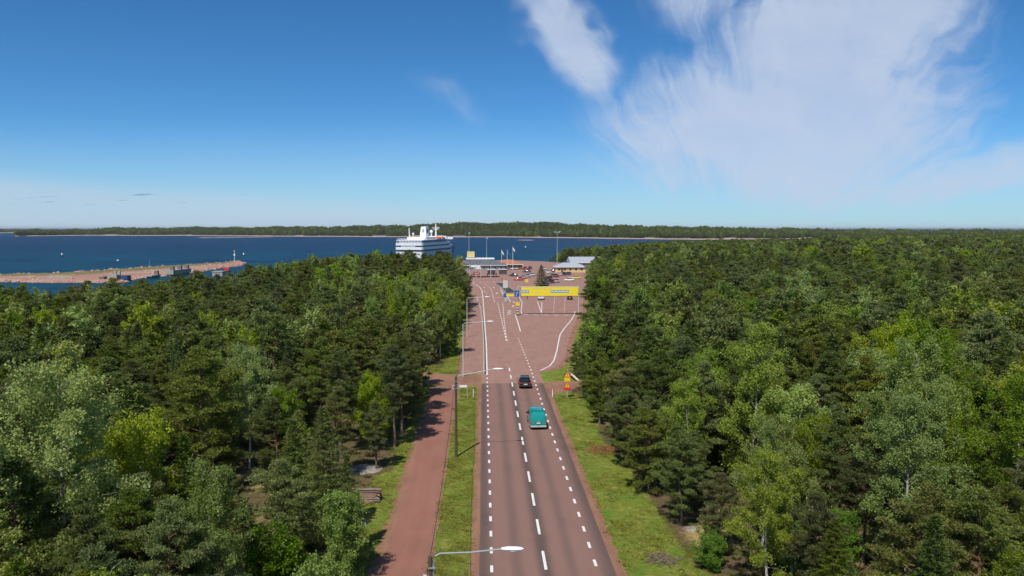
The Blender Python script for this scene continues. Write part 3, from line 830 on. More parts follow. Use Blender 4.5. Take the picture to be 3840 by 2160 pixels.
def pine(name, h, seed, R_=2.1, hb=None, lod=0, trunk_r=0.15):
    hb = hb if hb is not None else h * 0.40
    trunk, br, g = skeleton_pine(h, seed, R_, hb)
    mb = MB()
    mb.tube([tuple(p) for p in trunk], [trunk_r * (1.15 if i == 0 else 1) * (1 - 0.88 * i / 8) for i in range(9)], (8, 6, 4)[lod])
    if lod < 2:
        limb_tubes(mb, [b_[:4] for b_ in br])
        for i in range(9):
            z = g.uniform(min(h * 0.18, hb), hb + 0.5); az = g.uniform(0, 6.28); L = g.uniform(0.4, 1.3)
            p = np.array([np.interp(z, trunk[:, 2], trunk[:, 0]), np.interp(z, trunk[:, 2], trunk[:, 1]), z]); d = np.array([math.cos(az), math.sin(az), g.uniform(-0.35, 0.1)])
            mb.tube([p, p + d * L * 0.6, p + d * L + np.array([0, 0, -0.1])], [0.025, 0.018, 0.008], 3, caps=False)
    K, hl, hw, dens = ((105, 0.092, 0.027, 4.6), (34, 0.155, 0.050, 4.2), (11, 0.29, 0.12, 3.2))[lod]
    C, U, W, T = [], [], [], []
    for p0, p1, p2, r0, L in br:
        nc = max(2, int(L * dens * g.uniform(0.75, 1.15)))
        side = np.cross(p2 - p0, [0, 0, 1.0]); side = side / (np.linalg.norm(side) + 1e-9)
        for j in range(nc):
            k = g.uniform(0.30, 1.02)
            base = p0 * (1 - k) + p2 * k + (p1 - (p0 + p2) / 2) * 4 * k * (1 - k) * 0.5
            c = base + side * g.normal(0, 0.22 * L * (0.4 + 0.6 * k)) + np.array([0, 0, g.normal(0.04, 0.10)])
            rc = g.uniform(0.26, 0.46) * (1.0 if lod < 2 else 1.25)
            n = int(K * g.uniform(0.7, 1.25))
            d = unit(g.normal(size=(n, 3)) + np.array([0, 0, 0.55]) + 0.3 * (p2 - p0) / max(L, 0.3))
            pos = c + d * np.array([1.2, 1.2, 0.44]) * rc * (0.25 + 0.75 * g.random((n, 1)) ** 0.7)
            ax = unit(d + g.normal(0, 0.45, (n, 3)))
            wv_ = unit(np.cross(ax, g.normal(size=(n, 3))))
            sz = g.uniform(0.7, 1.25, (n, 1))
            C.append(pos); U.append(ax * hl * sz); W.append(wv_ * hw * sz)
            T.append(np.clip(g.normal(0.5, 0.14) + g.normal(0, 0.17 if lod == 0 else 0.09, n), 0, 1))
    C, U, W, T = map(np.concatenate, (C, U, W, T))
    return mb, crown_mesh(name + '_crown', C, U, W, T, M['pine_leaf'])
def spruce(name, h, seed, R_=1.9, hb=0.5, lod=0, trunk_r=0.13):
    g = np.random.default_rng(seed); mb = MB()
    mb.tube([(0, 0, 0), (0.03, 0, h * 0.5), (0, 0.02, h)], [trunk_r, trunk_r * 0.6, 0.015], (8, 6, 4)[lod])
    K, hl, hw, step = ((50, 0.105, 0.029, 0.30), (18, 0.18, 0.058, 0.36), (7, 0.34, 0.12, 0.5))[lod]
    C, U, W, T = [], [], [], []
    z = hb; i = 0
    while z < h * 0.985:
        s = (z - hb) / (h - hb)
        nb = int(max(4, 9 - 4 * s))
        for j in range(nb):
            L = R_ * (1 - s) ** 0.80 * g.uniform(0.70, 1.18) + 0.12
            az = i * 0.7 + j * 6.283 / nb + g.uniform(-0.3, 0.3)
            dr = R(-24 + 58 * s ** 1.4 + g.uniform(-8, 8))
            d = np.array([math.cos(az) * math.cos(dr), math.sin(az) * math.cos(dr), math.sin(dr)])
            p0 = np.array([0, 0, z]); p2 = p0 + d * L + np.array([0, 0, 0.14 * L])
            if lod < 2: mb.tube([p0, p0 + d * L * 0.6, p2], [0.02, 0.013, 0.005], 3, caps=False)
            n = max(3, int(K * (L + 0.25)))
            k = g.uniform(0.12, 1.05, (n, 1)) ** 0.75
            sd_ = np.array([-math.sin(az), math.cos(az), 0])
            lat = g.normal(0, 1, (n, 1)) * (0.24 * L * (1.08 - k) + 0.07)
            pos = p0 + (p2 - p0) * k + sd_ * lat + np.array([0, 0, 1.0]) * (-np.abs(g.normal(0, 0.10, (n, 1))) - 0.25 * np.abs(lat))
            ax = unit(d * 0.8 + sd_ * np.sign(lat) * 0.7 + g.normal(0, 0.35, (n, 3)) + np.array([0, 0, -0.25]))
            wv_ = unit(np.cross(ax, np.array([0, 0, 1.0]) + g.normal(0, 0.55, (n, 3))))
            wv_ = unit(np.cross(ax, wv_)) * 0.35 + wv_
            sz = g.uniform(0.7, 1.25, (n, 1))
            C.append(pos); U.append(ax * hl * sz); W.append(unit(wv_) * hw * sz)
            T.append(np.clip(0.30 + 0.35 * k[:, 0] + g.normal(0, 0.16, n) + g.normal(0, 0.06), 0, 1))
        z += step * g.uniform(0.8, 1.2) * (1.15 - 0.35 * s); i += 1
    C, U, W, T = map(np.concatenate, (C, U, W, T))
    return mb, crown_mesh(name + '_crown', C, U, W, T, M['spruce_leaf'])
def birch(name, h, seed, R_=2.3, hb=None, lod=0, trunk_r=0.12, leaf='birch_leaf', stems=1, droop=1.0):
    g = np.random.default_rng(seed); mb = MB(); hb = hb if hb is not None else h * 0.26
    K, hl, hw, dens = ((58, 0.075, 0.052, 5.2), (17, 0.14, 0.10, 4.6), (9, 0.24, 0.17, 3.2))[lod]
    C, U, W, T = [], [], [], []
    for st in range(stems):
        la = g.uniform(0, 6.28) + st * 6.283 / stems; ln = (0.35 if stems == 1 else 0.17 * h)
        zs = np.linspace(0, h * (1 - 0.1 * st), 8)
        H_ = zs[-1]
        tx = math.cos(la) * ln * (zs / h) ** 1.1 + 0.10 * np.sin(zs * 0.9 + la); ty = math.sin(la) * ln * (zs / h) ** 1.1 + 0.10 * np.sin(zs * 0.8 + 2 * la)
        mb.tube([(a0, a1, a2) for a0, a1, a2 in zip(tx, ty, zs)], [trunk_r * (1 - 0.9 * i / 7) for i in range(8)], (8, 6, 4)[lod])
        nb = int((24 + 5 * R_) / (1 + 0.35 * (stems - 1)))
        for i in range(nb):
            s = i / (nb - 1); z = hb + (H_ - hb) * s * 0.98
            L = R_ * (0.35 + 0.75 * math.sin(min(0.5 + s * 2.35, 3.0))) * g.uniform(0.6, 1.15)
            az = i * 2.4 + g.uniform(-0.5, 0.5); el = R(28 + 34 * s + g.uniform(-12, 12))
            d = np.array([math.cos(az) * math.cos(el), math.sin(az) * math.cos(el), math.sin(el)])
            p0 = np.array([np.interp(z, zs, tx), np.interp(z, zs, ty), z]); p1 = p0 + d * L * 0.6; p2 = p0 + d * L * 0.95 + np.array([math.cos(az), math.sin(az), -0.5 * droop]) * 0.25 * L
            if lod < 2: mb.tube([p0, p1, p2], [0.008 + 0.009 * L, 0.010, 0.004], 4, caps=False)
            for j in range(max(2, int(L * dens * g.uniform(0.75, 1.2)))):
                k = g.uniform(0.25, 1.05)
                base = p0 * (1 - k) ** 2 + 2 * p1 * k * (1 - k) + p2 * k * k
                c = base + g.normal(0, 0.17, 3) * (0.6 + L * 0.35)
                n = int(K * g.uniform(0.6, 1.3))
                hang = g.uniform(0.25, 0.75) * droop
                tz = g.random((n, 1))
                pos = c + g.normal(0, 1, (n, 3)) * np.array([0.15, 0.15, 0.12]) * (1.3 if lod == 2 else 1) + np.array([0, 0, -1.0]) * tz * hang
                nr = unit(g.normal(size=(n, 3)) + np.array([0, 0, 0.5]))
                ax = unit(np.cross(nr, g.normal(size=(n, 3))) + np.array([0, 0, -0.4]))
                wv_ = unit(np.cross(nr, ax)); sz = g.uniform(0.65, 1.25, (n, 1))
                C.append(pos); U.append(ax * hl * sz); W.append(wv_ * hw * sz)
                T.append(np.clip(g.normal(0.5, 0.14) + g.normal(0, 0.18 if lod == 0 else 0.09, n), 0, 1))
    C, U, W, T = map(np.concatenate, (C, U, W, T))
    return mb, crown_mesh(name + '_crown', C, U, W, T, M[leaf])

def proto(kind, lod, seed, **kw):
    fn, bk = {'pine': (pine, 'pine_bark'), 'spruce': (spruce, 'spruce_bark'), 'birch': (birch, 'birch_trunk'), 'shrub': (birch, 'spruce_bark')}[kind]
    if kind == 'shrub': kw.setdefault('leaf', 'shrub_leaf')
    mb, cm = fn(kind, seed=seed, lod=lod, **kw)
    return mb.mesh('trunk', M[bk], smooth=True, fix=False), cm, kw['h']
PINES = [dict(h=10.5, seed=1, R_=2.2), dict(h=11.5, seed=2, R_=2.0, hb=5.2), dict(h=9.0, seed=3, R_=2.4, hb=1.3), dict(h=10.0, seed=4, R_=1.8, hb=3.5), dict(h=8.0, seed=5, R_=2.2, hb=0.7)]
SPRUCES = [dict(h=10.5, seed=21, R_=2.1), dict(h=9.0, seed=22, R_=1.7), dict(h=6.0, seed=23, R_=1.6, hb=0.2), dict(h=10.5, seed=24, R_=2.7, hb=0.3), dict(h=12.0, seed=25, R_=1.9, hb=0.8)]
BIRCHES = [dict(h=11.5, seed=31, R_=2.4), dict(h=10.0, seed=32, R_=2.0), dict(h=12.5, seed=33, R_=2.7, hb=3.8), dict(h=9.5, seed=34, R_=2.2, stems=2),
           dict(h=14.0, seed=35, R_=3.9, hb=3.2, trunk_r=0.17), dict(h=13.0, seed=36, R_=3.6, hb=2.4, stems=3, trunk_r=0.15), dict(h=12.8, seed=37, R_=3.3, hb=2.2, trunk_r=0.15)]
SHRUBS = [dict(h=4.2, seed=41, R_=1.7, hb=0.3, droop=0.4, trunk_r=0.06, stems=3), dict(h=6.0, seed=42, R_=1.9, hb=0.6, droop=0.4, trunk_r=0.07, stems=2)]
PROTO = {}
for kd, specs in (('pine', PINES), ('spruce', SPRUCES), ('birch', BIRCHES), ('shrub', SHRUBS)):
    for lod in (0, 1, 2):
        PROTO[kd, lod] = [proto(kd, lod, **sp) for sp in specs]
# whole-tree meshes for the far woods: trunk and crown in one, never linked on their own
def joined(tm, cm, name):
    tv = np.empty(len(tm.vertices) * 3, np.float32); tm.vertices.foreach_get('co', tv)
    tl = np.empty(len(tm.loops), np.int32); tm.loops.foreach_get('vertex_index', tl)
    ts = np.empty(len(tm.polygons), np.int32); tm.polygons.foreach_get('loop_start', ts)
    cv = np.empty(len(cm.vertices) * 3, np.float32); cm.vertices.foreach_get('co', cv)
    cl = np.empty(len(cm.loops), np.int32); cm.loops.foreach_get('vertex_index', cl)
    cs = np.empty(len(cm.polygons), np.int32); cm.polygons.foreach_get('loop_start', cs)
    ct = np.empty(len(cs), np.float32); cm.attributes['tint'].data.foreach_get('value', ct)
    nv, nl = len(tv) // 3, len(tl)
    me = big_mesh(name, np.concatenate([tv, cv]).reshape(-1, 3), np.concatenate([tl, cl + nv]), np.concatenate([ts, cs + nl]), [tm.materials[0], cm.materials[0]],
                  tint=np.concatenate([np.full(len(ts), 0.5), ct]), midx=np.concatenate([np.zeros(len(ts)), np.ones(len(cs))]))
    return bpy.data.objects.new(name, me)
FAR = {k: [joined(tm, cm, k[0] + "_whole") for tm, cm, h in v_] for k, v_ in PROTO.items() if k[1] > 0}

def scatter(name, pts, rz, scl, pid, protos):
    """one object that draws a countless mass: prototypes instanced on its points"""
    me = bpy.data.meshes.new(name)
    pts = np.asarray(pts, np.float32); n = len(pts)
    me.vertices.add(n); me.vertices.foreach_set('co', pts.ravel())
    a = me.attributes.new('rot', 'FLOAT_VECTOR', 'POINT'); a.data.foreach_set('vector', np.stack([np.zeros(n), np.zeros(n), rz], -1).astype(np.float32).ravel())
    a = me.attributes.new('scl', 'FLOAT_VECTOR', 'POINT'); a.data.foreach_set('vector', np.asarray(scl, np.float32).ravel())
    a = me.attributes.new('pid', 'INT', 'POINT'); a.data.foreach_set('value', np.asarray(pid, np.int32))
    o = link(bpy.data.objects.new(name, me))
    ng = bpy.data.node_groups.new(name, 'GeometryNodeTree')
    ng.interface.new_socket('Geometry', in_out='INPUT', socket_type='NodeSocketGeometry')
    ng.interface.new_socket('Geometry', in_out='OUTPUT', socket_type='NodeSocketGeometry')
    N = ng.nodes.new; L = ng.links.new
    gi, go, jo = N('NodeGroupInput'), N('NodeGroupOutput'), N('GeometryNodeJoinGeometry')
    def attr(nm, ty):
        q = N('GeometryNodeInputNamedAttribute'); q.data_type = ty; q.inputs['Name'].default_value = nm
        return q.outputs['Attribute']
    ra, sa, pa = attr('rot', 'FLOAT_VECTOR'), attr('scl', 'FLOAT_VECTOR'), attr('pid', 'INT')
    er = N('FunctionNodeEulerToRotation'); L(ra, er.inputs[0])
    for k, p in enumerate(protos):
        oi = N('GeometryNodeObjectInfo'); oi.inputs['Object'].default_value = p; oi.inputs['As Instance'].default_value = True
        cp = N('FunctionNodeCompare'); cp.data_type = 'INT'; cp.operation = 'EQUAL'
        ii = [s_ for s_ in cp.inputs if s_.enabled and s_.type == 'INT']
        L(pa, ii[0]); ii[1].default_value = k
        ip = N('GeometryNodeInstanceOnPoints')
        L(gi.outputs[0], ip.inputs['Points']); L(cp.outputs[0], ip.inputs['Selection']); L(oi.outputs['Geometry'], ip.inputs['Instance'])
        L(er.outputs[0], ip.inputs['Rotation']); L(sa, ip.inputs['Scale']); L(ip.outputs[0], jo.inputs[0])
    L(jo.outputs[0], go.inputs[0])
    o.modifiers.new('scatter', 'NODES').node_group = ng
    return o

# ---- where trees stand
SPECS = {'pine': PINES, 'spruce': SPRUCES, 'birch': BIRCHES, 'shrub': SHRUBS}
BIG = {'birch_big': [], 'birch_multi': []}
TREES = []            # kind, x, y, proto index, height, label, hero mesh or None
def T(kind, x, y, pi, h, label=None): TREES.append([kind, x, y, pi, h, label])
# hand-placed ones that the photograph shows clearly
T('birch', -23.4, 43.0, 4, 14.4, 'large drooping birch with pale trunk nearest the clearing with straw-coloured grass')
T('birch', -28.5, 49.0, 0, 13.0, 'leaning tall birch behind the large drooping birch')
T('birch', 22.6, 63.0, 6, 14.0, 'slender upright birch with white trunk among pines near the grass verge')
T('birch', 30.5, 54.0, 5, 13.4, 'spreading three-stemmed birch with leaning white stems')
T('birch', 36.5, 61.0, 2, 13.8, 'tall full birch behind the three-stemmed birch')
T('birch', 19.2, 51.5, 6, 9.4, 'low-branched birch leaning over the grass verge')
T('birch', 41.0, 73.0, 0, 12.5, 'pale green birch standing in a gap between dark pines')
T('spruce', -11.8, 56.0, 3, 10.0, 'dark pointed spruce beside the stack of logs')
T('spruce', 24.5, 78.0, 4, 11.5, 'dark narrow spruce behind the slender upright birch')
T('spruce', 29.5, 75.0, 4, 12.2, 'pointed spruce rising between two birches')
T('spruce', -14.8, 46.5, 2, 6.6, 'young bright spruce on the near side of the clearing')
T('spruce', -13.0, 44.3, 2, 5.6, 'short bright spruce beside the broadleaf bush at the path')
T('spruce', -16.6, 48.5, 2, 7.2, 'slim young spruce at the edge of the clearing')
T('shrub', -8.9, 48.6, 1, 5.6, 'bright green broadleaf tree casting shade on the cycle path')
T('shrub', -12.4, 45.2, 0, 4.2, 'rounded bright green bush below the pointed spruce')
T('shrub', -9.4, 42.5, 0, 3.8, 'low bright green bush at the edge of the cycle path')
T('shrub', 26.0, 70.5, 1, 7.5, 'glossy green broadleaf tree between the slender birch and the dark spruces')
T('shrub', 44.0, 66.0, 1, 7.6, 'broad deep green broadleaf tree deep in the wood')
T('shrub', 20.5, 46.0, 0, 4.0, 'low green thicket bush beside the grass verge')
T('pine', 33.5, 45.5, 2, 8.2, 'low yellow-green pine with wide drooping boughs')
T('pine', 30.0, 42.0, 4, 7.4, 'short bushy pine in front of the three-stemmed birch')
T('pine', 25.2, 52.5, 3, 9.5, 'layered pine with tiers of level boughs and a red trunk')
T('pine', 22.4, 56.0, 2, 8.6, 'broad pine with level tiers beside the slender birch')
T('pine', -20.6, 39.5, 3, 8.0, 'pine with bare orange trunk and dead lower limbs')
T('pine', 14.0, 76.0, 2, 7.8, 'bushy pine whose boughs hang over the grass verge')
T('pine', 15.2, 68.5, 4, 7.4, 'short dense pine casting shade on the grass verge')
T('pine', 13.4, 88.0, 2, 8.2, 'round-crowned pine standing by dead brown brush on the verge')
T('pine', 16.5, 60.5, 4, 6.4, 'small pine at the inner corner of the grass verge')
T('pine', -9.3, 79.5, 0, 10.6, 'pine throwing a jagged shadow onto the cycle path')
T('pine', -10.2, 72.0, 3, 6.5, 'thin half-dead pine beside the bare pale rock')
T('pine', -9.7, 88.5, 2, 10.0, 'dense pine at the bend of the cycle path')
T('pine', -10.4, 97.0, 0, 9.6, 'tall pine close to the gravel side road')
T('birch', -9.2, 131.5, 1, 8.6, 'white-stemmed birch behind the prohibition sign')
T('birch', -7.6, 134.5, 0, 9.2, 'birch with bare white stems at the corner of the gravel side road')
T('birch', -6.4, 140.0, 3, 9.0, 'young birch overhanging the footway beside the guard rail')
T('birch', 27.2, 47.5, 6, 11.0, 'bright birch on the near side of the three-stemmed birch')
T('birch', 35.5, 49.0, 4, 11.5, 'wide pale birch on the far side of the low yellow-green pine')
T('birch', 44.5, 58.0, 4, 13.0, 'tall wide birch deep in the wood behind the three-stemmed birch')
T('birch', -32.0, 41.0, 6, 12.5, 'birch on the shore side of the large drooping birch')
T('spruce', 17.2, 93.0, 4, 10.5, 'tall narrow spruce behind the round-crowned pine on the verge')
T('spruce', -21.5, 84.0, 4, 11.0, 'tall narrow spruce behind the open ground with pale rock')
T('spruce', -34.5, 72.0, 4, 11.5, 'tall narrow spruce rising over the pines behind the clearing')
T('pine', -14.2, 76.0, 1, 11.0, 'tall pine with bare trunk behind the bare pale rock')
T('pine', -17.0, 79.0, 1, 11.5, 'tall bare-trunked pine at the back of the open ground')
T('birch', 17.6, 46.2, 6, 8.6, 'low leafy birch at the bare brushy end of the verge')
T('shrub', 15.2, 49.6, 0, 2.4, 'small bright green bush on the grass beside the birches')
T('pine', 14.2, 64.5, 4, 7.4, 'dense low pine standing out into the grass verge')
T('pine', 15.2, 57.5, 2, 7.6, 'wide low pine between the grass verge and the birches')
T('pine', 13.7, 72.0, 2, 7.6, 'low-branched pine second from the dead brown brush on the verge')
T('pine', 16.3, 52.0, 4, 5.8, 'small dense pine beside the small bright green bush')
T('spruce', -14.6, 60.5, 3, 8.6, 'wide dark spruce behind the spruce beside the log stack')
T('pine', -13.4, 69.5, 3, 8.4, 'slender pine on the shore side of the bare pale rock')
T('pine', -9.0, 93.5, 2, 9.6, 'pine leaning over the cycle path before the gravel side road')
T('pine', -9.2, 102.0, 0, 10.2, 'pine nearest the mouth of the gravel side road')
T('pine', -9.1, 84.5, 1, 10.8, 'tall pine behind the one throwing the jagged shadow')
T('spruce', -9.4, 52.6, 1, 7.4, 'slim spruce shading the edge of the cycle path')
HERO = len(TREES)
# the rest of the woods: a jittered grid thinned by clearings
def fbm(x, y, s, ph):
    return (np.sin(x * s + ph) * np.cos(y * s * 0.9 + 1.7 * ph) + 0.6 * np.sin(x * s * 2.3 - y * s * 1.9 + ph * 2) + 0.4 * np.cos(x * s * 4.1 + y * s * 3.7 + ph * 3)) / 2.0
def candidates(y0, y1, step):
    out = []
    ys = np.arange(y0, y1, step)
    for yy in ys:
        xs = np.arange(-0.90 * yy - 12, 0.86 * yy + 14, step)
        out.append(np.stack([xs, np.full(xs.shape, yy)], -1))
    P = np.concatenate(out)
    return P + rng.uniform(-0.46, 0.46, P.shape) * step
cand = np.concatenate([candidates(20, 130, 3.0), candidates(130, 330, 3.3), candidates(330, 1150, 4.4)])
x, y = cand[:, 0], cand[:, 1]
d_land = sd(x, y, LAND)
wobv = 0.8 * np.sin(y * 0.21) + 0.6 * np.sin(y * 0.083 + 1)
left_lim = np.where(y < 70, -13.0, np.where(y < 116, -10.0, -4.6))
right_lim = 13.2 + 0.5 * wobv + np.clip((72 - y) * 0.11, 0, 2.8)
ok = (d_land > 5) & ((x < left_lim) | (x > right_lim))
ok &= (sd(x, y, YARD) < np.where((x > 5) & (y < 215), -5.2, -2.0)) & (sd(x, y, SIDE_L) < -1.6) & (sd(x, y, SIDE_R) < -1.6)
# open clearing left of the path, the log stack, the car-park building plots
ok &= ~(((x + 21.5) / 4.8) ** 2 + ((y - 58.5) / 5.4) ** 2 < 1)
ok &= ~(((x + 19.0) / 3.4) ** 2 + ((y - 70) / 4.0) ** 2 < 1)
ok &= ~((x > -14.5) & (x < 0) & (y > 57) & (y < 70.5))
ok &= ~((x > -9.5) & (x < 0) & (y > 100) & (y < 130))
ok &= ~((x > 30) & (x < 86) & (y > 384) & (y < 440))
ok &= ~((x < -20) & (x > -45) & (y > 396))
for k_, hx, hy, *_r in TREES[:HERO]:
    ok &= (x - hx) ** 2 + (y - hy) ** 2 > (2.2 if k_ != 'shrub' else 1.4) ** 2
thin = fbm(x, y, 0.09, 0.7)
ok &= ~((thin > 0.55) & (y < 200) & (rng.random(len(x)) < 0.7))
ok &= ~((x > -34) & (x < -12) & (y > 48) & (y < 78) & (rng.random(len(x)) < 0.42))
ok &= ~((x > 15) & (x < 48) & (y > 34) & (y < 64) & (rng.random(len(x)) < 0.5))
ok &= ~((x > -26) & (x < -12) & (y > 66) & (y < 92) & (rng.random(len(x)) < 0.35))
x, y = x[ok], y[ok]
n = len(x)
sp = rng.random(n)
bn = fbm(x, y, 0.055, 2.1); sn = fbm(x, y, 0.07, 4.4); gn = fbm(x, y, 0.05, 6.0)
pb_ = np.clip(0.09 + 0.24 * bn, 0.02, 0.45); pb_ = np.where((x > 14) & (x < 60) & (y < 72), np.maximum(pb_, 0.32), pb_); pb_ = np.where((x < 0) & (y > 122) & (y < 190) & (x > -18), 0.55, pb_)
ps_ = np.clip(np.where(y < 130, 0.20, 0.13) + 0.22 * sn, 0.04, 0.45) * np.where(y > 300, 0.5, 1.0); pg_ = np.where(gn > 0.55, 0.07, 0.012) * (y < 260)
kind = np.where(sp < pb_, 'birch', np.where(sp < pb_ + ps_, 'spruce', np.where(sp < pb_ + ps_ + pg_, 'shrub', 'pine')))
edge = np.minimum(np.abs(x - left_lim[ok]), np.abs(x - right_lim[ok]))
hh = np.where(kind == 'pine', rng.normal(9.8, 1.8, n), np.where(kind == 'birch', rng.normal(10.6, 1.4, n), np.where(kind == 'spruce', rng.normal(9.8, 2.4, n), rng.normal(5.2, 1.0, n))))
hh = np.clip(hh, 3.5, 13.2) * np.where(edge < 4, 0.86, 1.0) * (0.62 + 0.38 * sstep(6, 55, d_land[ok])) * np.where(x > 0, 1.0, 0.94 + 0.22 * sstep(180, 260, y))
hh *= np.where((y < 62) & (x > 14), 0.78, 1.0) * (1 - 0.22 * sstep(380, 620, y) * (x > 0) * sstep(0.46, 0.40, x / y))
for i in range(n):
    ns = min(len(SPECS[kind[i]]), 5 if kind[i] in ('pine', 'spruce') else 4)
    pi_ = int(rng.integers(0, ns))
    if kind[i] == 'pine' and edge[i] < 4: pi_ = int(rng.choice([2, 4]))
    TREES.append([str(kind[i]), float(x[i]), float(y[i]), pi_, float(hh[i]), None])

KN = [q[0] for q in TREES]
TX = np.array([q[1] for q in TREES]); TY = np.array([q[2] for q in TREES]); TH = np.array([q[4] for q in TREES])
TZ = ground_z(TX, TY) - 0.06
dist = np.hypot(TX, TY)
dirx = (TX * RGT.x + TY * RGT.y); depth = TX * FWD.x + TY * FWD.y
inframe = (np.abs(dirx) < depth * (1920 / F_PX) + 4.0) & ((TZ + TH - CAM_H) > -depth * 0.60)
size_ = TH / np.hypot(dist, CAM_H - TZ - TH * 0.6)
LOOK = {'pine': ['broad-crowned', 'tall bare-trunked', 'wide low-branched', 'slender', 'short bushy'], 'spruce': ['tall pointed', 'slim pointed', 'short cone-shaped', 'wide-skirted', 'narrow spire-like'],
        'birch': ['leafy', 'slim', 'tall high-crowned', 'two-stemmed', 'wide drooping', 'three-stemmed', 'broad'], 'shrub': ['rounded', 'upright']}
NOUN = {'pine': 'dark green pine', 'spruce': 'green spruce', 'birch': 'pale green birch', 'shrub': 'bright green broadleaf'}
def zone(x, y):
    if x < 0:
        if y > 121: return 'between the gravel side road and the harbour'
        if x > -14: return 'at the wood edge beside the cycle path'
        return 'between the cycle path and the shore'
    if y < 112 and x < 18.5: return 'at the wood edge along the verge without lamps'
    if y < 112: return 'deeper in the wood behind the verge without lamps'
    return 'in the wood beyond the gravel turning'
LANDMARKS = [('the log stack', -10, 63.5), ('the wooden lamp on the grass strip', -2.8, 75.8), ('the warning sign', 11.1, 102), ('the prohibition sign', -10, 124.2), ('the dead brush on the verge', 12.9, 84),
             ('the yellow banner', 24.5, 201), ('the mouth of the gravel side road', -16, 118), ('the gravel turning', 17, 110)] + [('the ' + ' '.join(q[5].split()[:3]), q[1], q[2]) for q in TREES[:HERO] if q[0] != 'pine']
def near_mark(x, y, own):
    best = min(LANDMARKS, key=lambda m_: (m_[1] - x) ** 2 + (m_[2] - y) ** 2)
    d = math.hypot(best[1] - x, best[2] - y)
    return best[0] if 0.3 < d < 7.5 else None
chosen = np.zeros(len(TREES), bool)
for kd in SPECS:
    ii = [i for i in range(len(TREES)) if KN[i] == kd and (inframe[i] or i < HERO)]
    ii.sort(key=lambda i: (i >= HERO, -size_[i]))
    chosen[ii[:300]] = True
rt = random.Random(5)
for i in np.nonzero(chosen)[0]:
    kd, tx, ty, pi, th, lab = TREES[i]
    lod = 0 if dist[i] < 92 else 1
    tm, cm, ph_ = PROTO[kd, lod][pi]
    k = th / ph_
    nm = {'shrub': 'broadleaf_tree'}.get(kd, kd + '_tree')
    o = empty(nm, (tx, ty, float(TZ[i])), rt.uniform(0, 6.28))
    wk = k * rt.uniform(0.90, 1.12)
    o.scale = (wk, wk, k)
    if i < HERO: o.rotation_euler = (rt.uniform(-0.03, 0.03), rt.uniform(-0.03, 0.03), rt.uniform(0, 6.28))
    z_ = zone(tx, ty)
    lm = near_mark(tx, ty, lab)
    size_w = 'smaller ' if th < 8.6 and kd != 'shrub' else 'larger ' if th > 11.2 else ''
    z_ = zone(tx, ty) if lm is None else 'standing close to ' + lm
    tag(o, lab or f'{size_w}{LOOK[kd][pi]} {NOUN[kd]} {z_}', {'shrub': 'tree'}.get(kd, kd), f"{size_w}{LOOK[kd][pi]} {kd} trees {z_}")
    link(bpy.data.objects.new('trunk', tm), o); link(bpy.data.objects.new('crown', cm), o)
# everything past those: one mass for each kind
for kd, nm in (('pine', 'pine_wood'), ('birch', 'birch_wood'), ('spruce', 'spruce_wood'), ('shrub', 'broadleaf_wood')):
    ii = np.array([i for i in range(len(TREES)) if KN[i] == kd and not chosen[i] and dist[i] > 62])
    if not len(ii): continue
    ns = len(SPECS[kd]); pid = np.array([TREES[i][3] for i in ii]) + np.where(dist[ii] < 330, 0, ns)
    ph_ = np.array([SPECS[kd][TREES[i][3]]['h'] for i in ii])
    k = TH[ii] / ph_; wk = k * rng.uniform(0.92, 1.2, len(ii)) * np.where(dist[ii] > 330, 1.25, 1.0)
    o = scatter(nm, np.stack([TX[ii], TY[ii], TZ[ii]], -1), rng.uniform(0, 6.28, len(ii)), np.stack([wk, wk, k], -1), pid, FAR[kd, 1] + FAR[kd, 2])
    tag(o, f'far {kd if kd != "shrub" else "broadleaf"} trees merging into one wood', 'wood', kind='stuff')
print('TREES', len(TREES), 'single', int(chosen.sum()), {k: KN.count(k) for k in SPECS})
# woods on the islands
ip = np.concatenate(ISLE_PTS); n = len(ip)
hk = rng.uniform(0.8, 1.35, n); wk = hk * rng.uniform(1.1, 1.6, n)
o = scatter('island_wood', ip, rng.uniform(0, 6.28, n), np.stack([wk, wk, hk], -1), rng.choice([0, 1, 2, 3, 4, 5], n, p=[0.22, 0.2, 0.2, 0.16, 0.12, 0.1]), FAR['pine', 2][:4] + FAR['spruce', 2][:1] + FAR['birch', 2][:1])
tag(o, 'dark woods covering the far islands', 'wood', kind='stuff')

# ---- grass and undergrowth
def tuft(name, n, hgt, spread, wd, seed, mat, bend=0.5, flat=False):
    g = np.random.default_rng(seed)
    az = g.uniform(0, 6.28, n); r0 = g.random(n) ** 0.6 * spread; L = hgt * g.uniform(0.5, 1.15, n)
    base = np.stack([np.cos(az) * r0, np.sin(az) * r0, np.zeros(n)], -1)
    a2 = az + g.normal(0, 0.8, n); dirv = unit(np.stack([np.cos(a2) * bend, np.sin(a2) * bend, np.ones(n) * (0.35 if flat else 1.0)], -1))
    sidev = np.stack([-np.sin(a2), np.cos(a2), np.zeros(n)], -1) * wd
    V = np.stack([base - sidev, base + sidev, base + dirv * L[:, None] * 0.6 + sidev * 0.8, base + dirv * L[:, None] + np.array([0, 0, -0.04])[None], base + dirv * L[:, None] * 0.6 - sidev * 0.8], 1).reshape(-1, 3)
    return bpy.data.objects.new(name, big_mesh(name, V, np.arange(5 * n), np.arange(n) * 5, [mat], tint=g.random(n)))
TU = [tuft('tuft', 22, 0.13, 0.30, 0.012, 1, M['grass_leaf'], 1.7), tuft('tuft', 16, 0.20, 0.22, 0.010, 2, M['grass_leaf'], 1.3), tuft('tuft', 24, 0.09, 0.34, 0.014, 3, M['grass_leaf'], 2.4)]
